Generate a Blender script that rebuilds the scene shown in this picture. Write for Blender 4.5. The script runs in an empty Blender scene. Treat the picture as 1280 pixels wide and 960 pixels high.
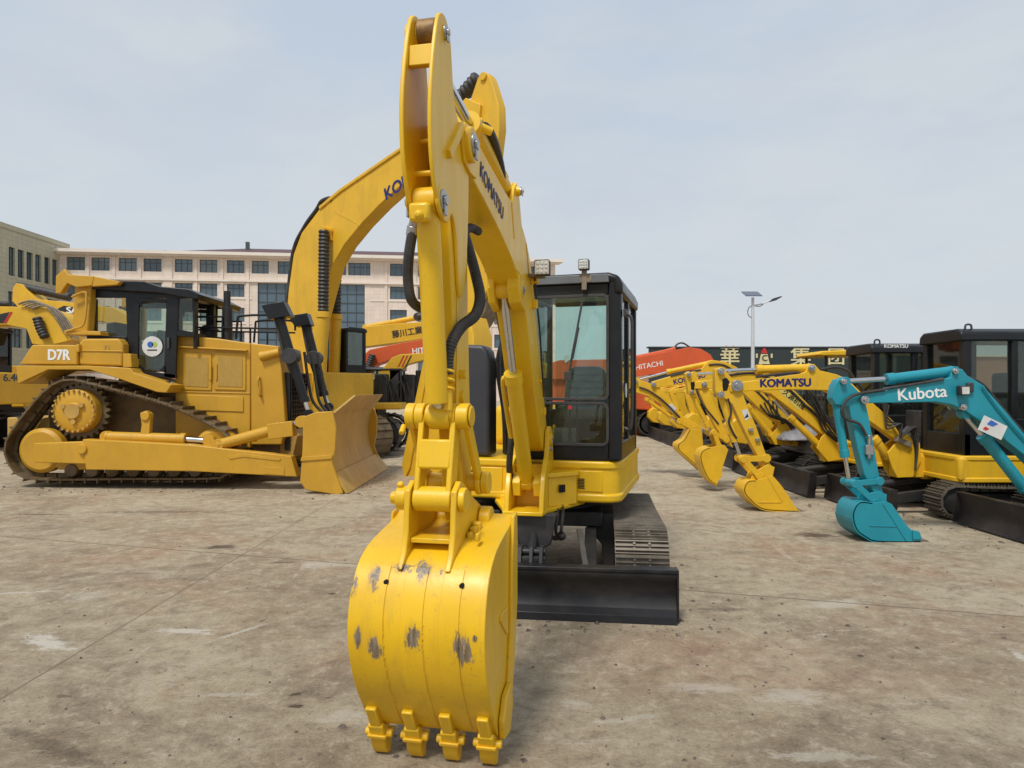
import bpy, bmesh, random
from math import *
from mathutils import Vector, Matrix
random.seed(7)
C = bpy.context.scene.collection
FOC, CX, HY, CH = 853.0, 640.0, 488.0, 1.55
R = radians

# ---------------------------------------------------------------- frames
class Fr:
    """a thing's own axes: u forward, w to its left, z up"""
    def __init__(s, ox, oy, deg):
        a = R(deg); s.o = Vector((ox, oy, 0)); s.h = Vector((cos(a), sin(a), 0)); s.l = Vector((-sin(a), cos(a), 0)); s.deg = deg
    def W(s, u, w, z):
        return s.o + s.h*u + s.l*w + Vector((0, 0, z))
    def P(s, px, py, w=0.0):
        """where the sight line through a photo point meets the upright plane w"""
        dx = (px-CX)/FOC
        t = (w + s.o.dot(s.l))/(dx*s.l.x + s.l.y)
        q = Vector((t*dx, t, 0)) - s.o
        return (q.dot(s.h), CH + t*(HY-py)/FOC)
    def Q(s, px, py, u):
        """where the sight line meets the upright plane u: gives (u, w, z)"""
        dx = (px-CX)/FOC
        t = (u + s.o.dot(s.h))/(dx*s.h.x + s.h.y)
        q = Vector((t*dx, t, 0)) - s.o
        return (u, q.dot(s.l), CH + t*(HY-py)/FOC)
    def T(s, pts, w=0.0):
        return [s.P(x, y, w) for x, y in pts]

def catmull(pts, n=6, closed=False):
    out = []; N = len(pts); pts = [Vector(p) for p in pts]
    rng = range(N) if closed else range(N-1)
    for i in rng:
        if closed: p0, p1, p2, p3 = pts[i-1], pts[i], pts[(i+1) % N], pts[(i+2) % N]
        else: p0, p1, p2, p3 = pts[max(i-1, 0)], pts[i], pts[i+1], pts[min(i+2, N-1)]
        for k in range(n):
            t = k/n
            out.append(0.5*((2*p1)+(p2-p0)*t+(2*p0-5*p1+4*p2-p3)*t*t+(3*p1-p0-3*p2+p3)*t**3))
    if not closed: out.append(pts[-1])
    return out

# ---------------------------------------------------------------- mesh builder
SPLIT = {'pilaster', 'guard_rail', 'ram_boss', 'rops_post', 'fork_boss', 'hose_guide', 'canopy_post', 'roller', 'lifting_eye', 'roof_vent', 'hydraulic_hose', 'boom_hose',
         'engine_block', 'grease_fitting', 'control_lever', 'hose_clamp', 'hub_bolt', 'stop_block', 'tilt_bracket'}
def split_loose(ob, parent, bev, seg):
    me = ob.data; bm = bmesh.new(); bm.from_mesh(me); bm.verts.ensure_lookup_table()
    seen = set(); groups = []
    for v in bm.verts:
        if v.index in seen: continue
        st = [v]; g = []; seen.add(v.index)
        while st:
            x = st.pop(); g.append(x.index)
            for e in x.link_edges:
                y = e.other_vert(x)
                if y.index not in seen: seen.add(y.index); st.append(y)
        groups.append(set(g))
    out = []
    for g in groups:
        idx = {i: k for k, i in enumerate(sorted(g))}
        nm = bpy.data.meshes.new(ob.name.split('.')[0])
        nm.from_pydata([me.vertices[i].co.copy() for i in sorted(g)], [], [[idx[i] for i in p.vertices] for p in me.polygons if p.vertices[0] in g])
        nm.materials.append(me.materials[0]); nm.shade_smooth(); nm.set_sharp_from_angle(angle=R(35))
        o = bpy.data.objects.new(ob.name.split('.')[0], nm); C.objects.link(o); o['_o'] = tuple(ob['_o'])
        if parent: o.parent = parent
        if bev:
            b = o.modifiers.new('edge', 'BEVEL'); b.width = bev; b.segments = seg; b.limit_method = 'ANGLE'; b.angle_limit = R(38)
        out.append(o)
    bm.free(); bpy.data.objects.remove(ob); bpy.data.meshes.remove(me)
    return out[0]
class M:
    def __init__(s, fr=None):
        s.f = fr or Fr(0, 0, 0); s.v = []; s.q = []; s.sm = []
    def add(s, vs, fs, local=True):
        b = len(s.v)
        s.v += [s.f.W(*p) for p in vs] if local else [Vector(p) for p in vs]
        s.q += [[b+i for i in f] for f in fs]
        return s
    def prism(s, pts, w0, w1):
        n = len(pts)
        vs = [(p[0], w0, p[1]) for p in pts] + [(p[0], w1, p[1]) for p in pts]
        return s.add(vs, [list(range(n))[::-1], list(range(n, 2*n))] + [[i, (i+1) % n, n+(i+1) % n, n+i] for i in range(n)])
    def prismz(s, pts, z0, z1):
        n = len(pts)
        vs = [(p[0], p[1], z0) for p in pts] + [(p[0], p[1], z1) for p in pts]
        return s.add(vs, [list(range(n))[::-1], list(range(n, 2*n))] + [[i, (i+1) % n, n+(i+1) % n, n+i] for i in range(n)])
    def prismu(s, pts, u0, u1):
        n = len(pts)
        vs = [(u0, p[0], p[1]) for p in pts] + [(u1, p[0], p[1]) for p in pts]
        return s.add(vs, [list(range(n))[::-1], list(range(n, 2*n))] + [[i, (i+1) % n, n+(i+1) % n, n+i] for i in range(n)])
    def box(s, u0, u1, w0, w1, z0, z1):
        return s.prismz([(u0, w0), (u1, w0), (u1, w1), (u0, w1)], z0, z1)
    def cyl(s, a, b, r, r2=None, n=20):
        """a, b are (u, w, z)"""
        r2 = r if r2 is None else r2
        A, B = s.f.W(*a), s.f.W(*b); d = (B-A).normalized()
        x = d.orthogonal().normalized(); y = d.cross(x)
        vs = [A + (x*cos(2*pi*i/n)+y*sin(2*pi*i/n))*r for i in range(n)] + [B + (x*cos(2*pi*i/n)+y*sin(2*pi*i/n))*r2 for i in range(n)]
        return s.add(vs, [list(range(n))[::-1], list(range(n, 2*n))] + [[i, (i+1) % n, n+(i+1) % n, n+i] for i in range(n)], False)
    def pin(s, u, z, w0, w1, r, n=20, r2=None):
        return s.cyl((u, w0, z), (u, w1, z), r, r2, n)
    def beam(s, a, b, wd, ht):
        A, B = s.f.W(*a), s.f.W(*b); d = (B-A).normalized()
        x = d.cross(Vector((0, 0, 1)))
        if x.length < .01: x = s.f.l.copy()
        x.normalize(); y = x.cross(d)
        vs = [P_ + x*sx*wd/2 + y*sy*ht/2 for P_ in (A, B) for sx, sy in ((-1, -1), (1, -1), (1, 1), (-1, 1))]
        return s.add(vs, [[3, 2, 1, 0], [4, 5, 6, 7]] + [[i, (i+1) % 4, 4+(i+1) % 4, 4+i] for i in range(4)], False)
    def tube(s, pts, r, n=10, ribs=0, depth=.16, sub=8, closed=False):
        P_ = [s.f.W(*p) for p in pts]
        if len(P_) > 2 and sub > 1: P_ = catmull(P_, sub, closed)
        if ribs:      # even steps so that the rings come out regular
            L = [0]
            for i in range(1, len(P_)): L.append(L[-1]+(P_[i]-P_[i-1]).length)
            Q = []; m = max(2, int(L[-1]/ribs)*2); j = 0
            for k in range(m+1):
                t = L[-1]*k/m
                while j < len(L)-2 and L[j+1] < t: j += 1
                Q.append(P_[j].lerp(P_[j+1], (t-L[j])/max(1e-9, L[j+1]-L[j])))
            P_ = Q
        vs = []; N = len(P_); up = None
        for i, p in enumerate(P_):
            d = (P_[min(i+1, N-1)]-P_[max(i-1, 0)]).normalized()
            if up is None: up = d.orthogonal().normalized()
            up = (up - d*up.dot(d)).normalized(); y = d.cross(up)
            rr = r*(1+(depth if (ribs and i % 2) else 0))
            vs += [p + (up*cos(2*pi*k/n)+y*sin(2*pi*k/n))*rr for k in range(n)]
        fs = [[i*n+k, i*n+(k+1) % n, (i+1)*n+(k+1) % n, (i+1)*n+k] for i in range(N-1) for k in range(n)]
        fs += [list(range(n))[::-1], list(range((N-1)*n, N*n))]
        return s.add(vs, fs, False)
    def lathe(s, u, z, prof, n=32):
        """prof: (radius, w) around an axle along w"""
        vs = []
        for r_, w in prof:
            vs += [(u+cos(2*pi*k/n)*r_, w, z+sin(2*pi*k/n)*r_) for k in range(n)]
        m = len(prof)
        return s.add(vs, [[i*n+k, i*n+(k+1) % n, (i+1)*n+(k+1) % n, (i+1)*n+k] for i in range(m-1) for k in range(n)] + [list(range(n)), list(range((m-1)*n, m*n))[::-1]])
    def sph(s, c, r, sc=(1, 1, 1), n=10):
        vs = []; fs = []
        for i in range(n+1):
            for k in range(2*n):
                a = pi*i/n; b = pi*k/n
                vs.append((c[0]+r*sc[0]*sin(a)*cos(b), c[1]+r*sc[1]*sin(a)*sin(b), c[2]+r*sc[2]*cos(a)))
        for i in range(n):
            for k in range(2*n):
                fs.append([i*2*n+k, i*2*n+(k+1) % (2*n), (i+1)*2*n+(k+1) % (2*n), (i+1)*2*n+k])
        return s.add(vs, fs)
    def build(s, name, mat, parent=None, bev=.004, smooth=35, seg=2, split=False):
        me = bpy.data.meshes.new(name)
        org = parent['_o'] if parent else (0, 0, 0)
        o_ = Vector(org)
        me.from_pydata([v-o_ for v in s.v], [], s.q)
        bm = bmesh.new(); bm.from_mesh(me)
        bmesh.ops.remove_doubles(bm, verts=bm.verts, dist=1e-5)
        bmesh.ops.recalc_face_normals(bm, faces=bm.faces)
        bm.to_mesh(me); bm.free()
        me.materials.append(mat)
        ob = bpy.data.objects.new(name, me); C.objects.link(ob)
        if parent: ob.parent = parent
        ob['_o'] = tuple(org)
        if smooth:
            me.shade_smooth(); me.set_sharp_from_angle(angle=R(smooth))
        if name in SPLIT or split:
            return split_loose(ob, parent, bev, seg)
        if bev:
            b = ob.modifiers.new('edge', 'BEVEL'); b.width = bev; b.segments = seg; b.limit_method = 'ANGLE'; b.angle_limit = R(38)
            b.use_clamp_overlap = True
        return ob

def tag(o, label=None, cat=None, group=None, kind=None):
    if label: o['label'] = label
    if cat: o['category'] = cat
    if group: o['group'] = group
    if kind: o['kind'] = kind
    return o
def root(name, loc, label, cat, group=None):
    o = bpy.data.objects.new(name, None); C.objects.link(o); o.location = loc; o['_o'] = tuple(loc)
    o.empty_display_size = .2
    return tag(o, label, cat, group)
def text(fr, body, u, z, w, size, du, dz, mat, parent, name='lettering', bold=.02, sx=1.0, shear=0, axis='uz', thick=.002, side=1, spacing=1.0):
    """letters on the upright plane w, running along (du, dz) from their left end"""
    cu = bpy.data.curves.new('t', 'FONT'); cu.body = body; cu.size = 1; cu.offset = 0; cu.shear = shear; cu.resolution_u = 4
    cu.space_character = spacing
    cu.align_y = 'CENTER'
    to = bpy.data.objects.new('t', cu); C.objects.link(to)
    bpy.context.view_layer.update()
    me = bpy.data.meshes.new_from_object(to.evaluated_get(bpy.context.evaluated_depsgraph_get()))
    C.objects.unlink(to); bpy.data.objects.remove(to)
    L = sqrt(du*du+dz*dz); du /= L; dz /= L
    b = M(fr)
    s_ = 1 if du >= 0 else -1
    nu, nz = (-dz*s_, du*s_)          # letter-up direction
    if nz < 0: nu, nz = -nu, -nz
    sgn = 1 if du < 0 else -1
    for i, (ox, oy) in enumerate(((0, 0), (-bold, 0), (bold, 0), (0, bold*.6), (0, -bold*.6)) if bold else ((0, 0),)):
        ww = w+sgn*.0004*i
        b.add([(u+(v.co.x+ox)*size*sx*du+(v.co.y+oy)*size*nu, ww, z+(v.co.x+ox)*size*sx*dz+(v.co.y+oy)*size*nz) for v in me.vertices], [list(p.vertices) for p in me.polygons])
    bpy.data.meshes.remove(me)
    return b.build(name, mat, parent, bev=0, smooth=0)

# ---------------------------------------------------------------- materials
def nt(name):
    m = bpy.data.materials.new(name); m.use_nodes = True
    t = m.node_tree; t.nodes.clear()
    return m, t, t.nodes, t.links
def N(nodes, typ, **kw):
    n = nodes.new(typ)
    for k, v in kw.items():
        if k in n.inputs.keys() if isinstance(k, str) else False: n.inputs[k].default_value = v
        else: setattr(n, k, v)
    return n
def noise(nd, lk, vec, scale, detail=4, rough=.6, dist=0.0):
    n = nd.new('ShaderNodeTexNoise'); n.inputs['Scale'].default_value = scale; n.inputs['Detail'].default_value = detail
    n.inputs['Roughness'].default_value = rough; n.inputs['Distortion'].default_value = dist
    lk.new(vec, n.inputs['Vector']); return n.outputs['Fac']
def ramp(nd, lk, fac, a, b, lo=0.0, hi=1.0):
    n = nd.new('ShaderNodeMapRange'); n.inputs['From Min'].default_value = a; n.inputs['From Max'].default_value = b
    n.inputs['To Min'].default_value = lo; n.inputs['To Max'].default_value = hi; n.clamp = True
    lk.new(fac, n.inputs['Value']); return n.outputs['Result']
def mix(nd, lk, fac, a, b, typ='MIX'):
    n = nd.new('ShaderNodeMix'); n.data_type = 'RGBA'; n.blend_type = typ
    for s, v in ((n.inputs[0], fac), (n.inputs[6], a), (n.inputs[7], b)):
        if isinstance(v, (int, float)): s.default_value = v
        elif isinstance(v, tuple): s.default_value = (*v[:3], 1)
        else: lk.new(v, s)
    return n.outputs[2]
def math_(nd, lk, op, a, b=None, c=None):
    n = nd.new('ShaderNodeMath'); n.operation = op
    for i, v in enumerate((a, b, c)):
        if v is None: continue
        if isinstance(v, (int, float)): n.inputs[i].default_value = v
        else: lk.new(v, n.inputs[i])
    return n.outputs[0]
def mapping(nd, lk, vec, sc):
    n = nd.new('ShaderNodeMapping'); n.inputs['Scale'].default_value = sc; lk.new(vec, n.inputs['Vector']); return n.outputs[0]
def bsdf(t, nd, lk, col, rough=.5, metal=0.0, bump=None, bs=.2, bd=.01, spec=.5, coat=0.0):
    p = nd.new('ShaderNodeBsdfPrincipled'); o = nd.new('ShaderNodeOutputMaterial')
    for s, v in ((p.inputs['Base Color'], col), (p.inputs['Roughness'], rough)):
        if isinstance(v, (int, float)): s.default_value = v
        elif isinstance(v, tuple): s.default_value = (*v[:3], 1)
        else: lk.new(v, s)
    p.inputs['Metallic'].default_value = metal; p.inputs['Specular IOR Level'].default_value = spec
    p.inputs['Coat Weight'].default_value = coat; p.inputs['Coat Roughness'].default_value = .15
    if bump is not None:
        b = nd.new('ShaderNodeBump'); b.inputs['Strength'].default_value = bs; b.inputs['Distance'].default_value = bd
        lk.new(bump, b.inputs['Height']); lk.new(b.outputs[0], p.inputs['Normal'])
    lk.new(p.outputs[0], o.inputs[0]); return p
def objc(nd): return nd.new('ShaderNodeTexCoord').outputs['Object']

def paint(name, col, rough=.42, dirt=.25, dcol=(.16, .12, .085), sc=1.0, var=.12, coat=0.0, spots=None, chips=0.0):
    m, t, nd, lk = nt(name); v = objc(nd)
    n1 = noise(nd, lk, v, 2.2*sc, 5, .65)
    n2 = noise(nd, lk, mapping(nd, lk, v, (9*sc, 9*sc, 1.6*sc)), 1.0, 6, .7, .4)      # runs down the panels
    n3 = noise(nd, lk, v, 38*sc, 3, .6)
    c0 = tuple(x*(1-var) for x in col); c1 = tuple(min(1, x*(1+var*.6)) for x in col)
    c = mix(nd, lk, ramp(nd, lk, n1, .3, .7), c0, c1)
    f = math_(nd, lk, 'MULTIPLY', ramp(nd, lk, n2, .5, .78), ramp(nd, lk, n1, .35, .75, .25, 1))
    c = mix(nd, lk, math_(nd, lk, 'MULTIPLY', f, dirt), c, dcol)
    f3 = math_(nd, lk, 'MULTIPLY', ramp(nd, lk, n3, .62, .72), dirt*.6)
    c = mix(nd, lk, f3, c, dcol)
    rg = ramp(nd, lk, n2, .3, .8, rough*.85, min(1, rough*1.45))
    if chips:
        n5 = noise(nd, lk, v, 14*sc, 8, .75, .3)
        fc = math_(nd, lk, 'MULTIPLY', ramp(nd, lk, n5, .66, .69), chips)
        c = mix(nd, lk, fc, c, (.07, .055, .045))
    if spots:
        tot = None
        n4 = noise(nd, lk, mapping(nd, lk, v, (34, 34, 10)), 1.0, 9, .8, .8); n6 = noise(nd, lk, mapping(nd, lk, v, (90, 90, 5)), 1.0, 5, .7, .5)
        for (x, y, z, rx, rz) in spots:
            vm = nd.new('ShaderNodeVectorMath'); vm.operation = 'SUBTRACT'; lk.new(v, vm.inputs[0]); vm.inputs[1].default_value = (x, y, z)
            vs = nd.new('ShaderNodeVectorMath'); vs.operation = 'MULTIPLY'; lk.new(vm.outputs[0], vs.inputs[0]); vs.inputs[1].default_value = (1/rx, .3/rx, 1/rz)
            ln = nd.new('ShaderNodeVectorMath'); ln.operation = 'LENGTH'; lk.new(vs.outputs[0], ln.inputs[0])
            a = ramp(nd, lk, ln.outputs['Value'], .3, 1.25, .30, 0)
            tot = a if tot is None else math_(nd, lk, 'MAXIMUM', tot, a)
        f4 = ramp(nd, lk, math_(nd, lk, 'ADD', tot, n4), .665, .72)
        c = mix(nd, lk, math_(nd, lk, 'MULTIPLY', ramp(nd, lk, tot, .02, .2, 0, .5), ramp(nd, lk, n2, .42, .6)), c, (.42, .24, .02))
        c = mix(nd, lk, math_(nd, lk, 'MULTIPLY', math_(nd, lk, 'MULTIPLY', f4, ramp(nd, lk, tot, 0, .05)), .9), c, mix(nd, lk, ramp(nd, lk, n6, .35, .65), (.035, .03, .03), (.26, .22, .20)))
        c = mix(nd, lk, math_(nd, lk, 'MULTIPLY', ramp(nd, lk, n6, .64, .69), ramp(nd, lk, tot, .0, .12, .10, .85)), c, (.08, .06, .05))
    bsdf(t, nd, lk, c, rg, 0, n1 if sc < .5 else n3, .06, .004, .5, coat)
    return m
def plain(name, col, rough=.5, metal=0.0, var=.2, sc=12, bump=.1, spec=.5, dust=0.0):
    m, t, nd, lk = nt(name); v = objc(nd)
    n = noise(nd, lk, v, sc, 5, .65)
    c = mix(nd, lk, ramp(nd, lk, n, .3, .7), tuple(x*(1-var) for x in col), tuple(min(1, x*(1+var)) for x in col))
    if dust:
        n2 = noise(nd, lk, v, sc*.25, 6, .7, .3)
        c = mix(nd, lk, math_(nd, lk, 'MULTIPLY', ramp(nd, lk, n2, .42, .7), dust), c, (.26, .22, .17))
    bsdf(t, nd, lk, c, ramp(nd, lk, n, .2, .8, rough*.8, min(1, rough*1.25)), metal, n, bump, .003, spec)
    return m
def glass(name, tint, gloss=1.0, dirt=.06):
    m, t, nd, lk = nt(name)
    tr = nd.new('ShaderNodeBsdfTransparent'); tr.inputs[0].default_value = (*tint, 1)
    gl = nd.new('ShaderNodeBsdfGlossy'); gl.inputs['Roughness'].default_value = .02; gl.inputs[0].default_value = (.9*gloss, .95*gloss, .95*gloss, 1)
    fr = nd.new('ShaderNodeFresnel'); fr.inputs[0].default_value = 1.5
    mx = nd.new('ShaderNodeMixShader'); o = nd.new('ShaderNodeOutputMaterial')
    df = nd.new('ShaderNodeBsdfDiffuse'); df.inputs[0].default_value = (.4, .42, .38, 1)
    m2 = nd.new('ShaderNodeMixShader')
    n = noise(nd, lk, objc(nd), 5, 5, .7)
    lk.new(ramp(nd, lk, n, .35, .8, dirt*.3, dirt), m2.inputs[0]); lk.new(mx.outputs[0], m2.inputs[1]); lk.new(df.outputs[0], m2.inputs[2])
    lk.new(fr.outputs[0], mx.inputs[0]); lk.new(tr.outputs[0], mx.inputs[1]); lk.new(gl.outputs[0], mx.inputs[2]); lk.new(m2.outputs[0], o.inputs[0])
    return m
def stone(name, c1, c2, mortar, axis, bw, bh, rough=.7, msize=.012):
    m, t, nd, lk = nt(name); v = objc(nd)
    sp = nd.new('ShaderNodeSeparateXYZ'); cb = nd.new('ShaderNodeCombineXYZ'); lk.new(v, sp.inputs[0])
    lk.new(sp.outputs[axis], cb.inputs[0]); lk.new(sp.outputs[2], cb.inputs[1])
    b = nd.new('ShaderNodeTexBrick'); b.inputs['Scale'].default_value = 1; b.inputs['Brick Width'].default_value = bw; b.inputs['Row Height'].default_value = bh
    b.inputs['Mortar Size'].default_value = msize; b.offset = 0 if bw > .5 else .5
    b.inputs['Color1'].default_value = (*c1, 1); b.inputs['Color2'].default_value = (*c2, 1); b.inputs['Mortar'].default_value = (*mortar, 1)
    lk.new(cb.outputs[0], b.inputs['Vector'])
    n = noise(nd, lk, v, .35, 6, .65); n2 = noise(nd, lk, mapping(nd, lk, v, (2, 2, .25)), 1, 5, .7)
    c = mix(nd, lk, ramp(nd, lk, n, .35, .7, 0, .25), b.outputs['Color'], tuple(x*.75 for x in c1))
    c = mix(nd, lk, ramp(nd, lk, n2, .5, .75, 0, .3), c, tuple(x*.6 for x in c2))
    bsdf(t, nd, lk, c, rough, 0, None)
    return m

YEL = (.80, .485, .006); OCH = (.57, .31, .020)
mt = {}
mt['yel'] = paint('yellow_paint', YEL, .38, .24, sc=1.0, coat=.12, var=.10, chips=.25)
mt['yel2'] = paint('used_yellow_paint', (.76, .44, .014), .45, .38, sc=1.2, chips=.6)
mt['yel3'] = paint('weathered_yellow_paint', (.72, .42, .02), .5, .45, sc=.6, chips=.4)
mt['och'] = paint('ochre_paint', OCH, .45, .38, dcol=(.20, .13, .06), sc=.7, chips=.35)
mt['och2'] = paint('scuffed_ochre_paint', (.50, .30, .065), .5, .6, dcol=(.26, .2, .12), sc=.8, var=.2)
mt['teal'] = paint('teal_paint', (.010, .26, .335), .38, .25, dcol=(.05, .10, .10), sc=1.2, chips=.4)
mt['ora'] = paint('orange_paint', (.60, .095, .022), .5, .4, dcol=(.2, .09, .05), sc=.6, chips=.3)
mt['blk'] = plain('black_coated_metal', (.009, .010, .012), .30, 0, .2, 6, .05, dust=.03, spec=.32)
mt['blk2'] = plain('black_plastic', (.03, .03, .032), .5, 0, .2, 8, .08, dust=.15)
mt['gry'] = plain('grey_roof_panel', (.13, .14, .145), .45, 0, .12, 5, .05)
mt['dgry'] = plain('charcoal_cover', (.032, .034, .042), .42, 0, .12, 3, .04, dust=.04)
mt['bladeb'] = plain('worn_black_blade', (.010, .010, .012), .42, 0, .3, 4, .12, dust=.16, spec=.35)
mt['bladed'] = plain('dusty_black_blade', (.016, .013, .014), .5, 0, .3, 5, .1, dust=.15, spec=.35)
mt['trk'] = plain('track_steel', (.16, .135, .105), .55, .35, .4, 9, .3, dust=.6)
mt['trkd'] = plain('dark_track_steel', (.05, .045, .04), .6, .4, .35, 9, .25, dust=.35)
mt['trkb'] = plain('brown_track_steel', (.13, .085, .035), .65, .25, .4, 6, .25, dust=.55)
mt['und'] = plain('underframe_black', (.012, .012, .013), .6, 0, .3, 6, .1, dust=.15)
mt['chr'] = plain('chrome_rod', (.62, .62, .63), .16, 1.0, .05, 20, .01)
mt['stl'] = plain('bare_steel', (.42, .42, .42), .35, .9, .2, 15, .1)
mt['gstl'] = plain('grimy_steel', (.22, .18, .13), .6, .3, .35, 12, .2)
mt['hose'] = plain('rubber_hose', (.022, .021, .02), .55, 0, .3, 25, .1, dust=.15)
mt['brz'] = plain('greasy_bronze', (.22, .12, .03), .5, .2, .5, 18, .3)
mt['glass'] = glass('tinted_cab_glass', (.84, .93, .90), 1.0, .04)
mt['glassd'] = glass('dark_cab_glass', (.76, .80, .76), 1.0, .04)
mt['bwin'] = plain('building_window_glass', (.07, .11, .14), .08, 0, .25, .12, 0, .9)
mt['bwin2'] = plain('window_glass_with_blind', (.13, .17, .19), .1, 0, .25, .2, 0, .8)
mt['bwin3'] = plain('window_glass_dark_room', (.04, .06, .075), .07, 0, .25, .2, 0, .9)
mt['frame'] = plain('window_frame_metal', (.05, .07, .075), .5, 0, .1, 2, 0)
mt['navy'] = plain('navy_lettering', (.012, .012, .13), .5, 0, .1, 5, 0)
mt['whi'] = plain('white_lettering', (.78, .78, .76), .5, 0, .06, 6, 0)
mt['blkt'] = plain('black_lettering', (.02, .02, .02), .5, 0, .1, 5, 0)
mt['gold'] = plain('gold_lettering', (.62, .55, .30), .45, 0, .15, 3, 0)
mt['red'] = plain('red_lettering', (.5, .02, .02), .5, 0, .1, 5, 0)
mt['blu'] = plain('blue_ink', (.03, .12, .45), .5, 0, .1, 5, 0)
mt['grn'] = plain('green_ink', (.35, .5, .1), .5, 0, .1, 5, 0)
mt['seat'] = plain('plastic_wrapped_seat', (.27, .29, .29), .22, 0, .35, 9, .6)
mt['lens'] = plain('lamp_lens', (.62, .63, .6), .2, .2, .25, 60, .3)
mt['hole'] = plain('hole_shade_black', (.004, .004, .004), .9, 0, .1, 5, 0)  # flat black painted in for the shade inside holes and slots
mt['paper'] = plain('paper_white', (.62, .62, .6), .6, 0, .08, 9, .02)
mt['vinyl'] = plain('yellow_decal', (.62, .5, .12), .5, 0, .06, 9, .0)
mt['pole'] = plain('galvanised_pole', (.58, .60, .62), .45, .3, .08, 3, 0)
mt['solar'] = plain('solar_cells', (.10, .12, .15), .25, .2, .1, 8, 0)
mt['sign'] = plain('dark_green_hoarding', (.020, .032, .032), .55, 0, .15, .3, 0)
mt['facade'] = stone('pink_stone_facade', (.72, .60, .51), (.78, .66, .56), (.52, .42, .36), 0, .9, .6)
mt['facadeg'] = stone('olive_stone_facade', (.46, .43, .31), (.50, .47, .34), (.2, .19, .14), 1, .9, .6)
mt['trim'] = plain('pale_stone_trim', (.74, .66, .58), .7, 0, .06, .5, 0)
mt['maroon'] = plain('maroon_roof', (.10, .045, .045), .6, 0, .15, .5, 0)
mt['brick'] = stone('orange_brick', (.42, .17, .09), (.48, .21, .11), (.36, .27, .2), 0, .25, .08)
mt['foil'] = plain('silver_sheet', (.24, .24, .25), .5, .2, .2, 8, .5)
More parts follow.
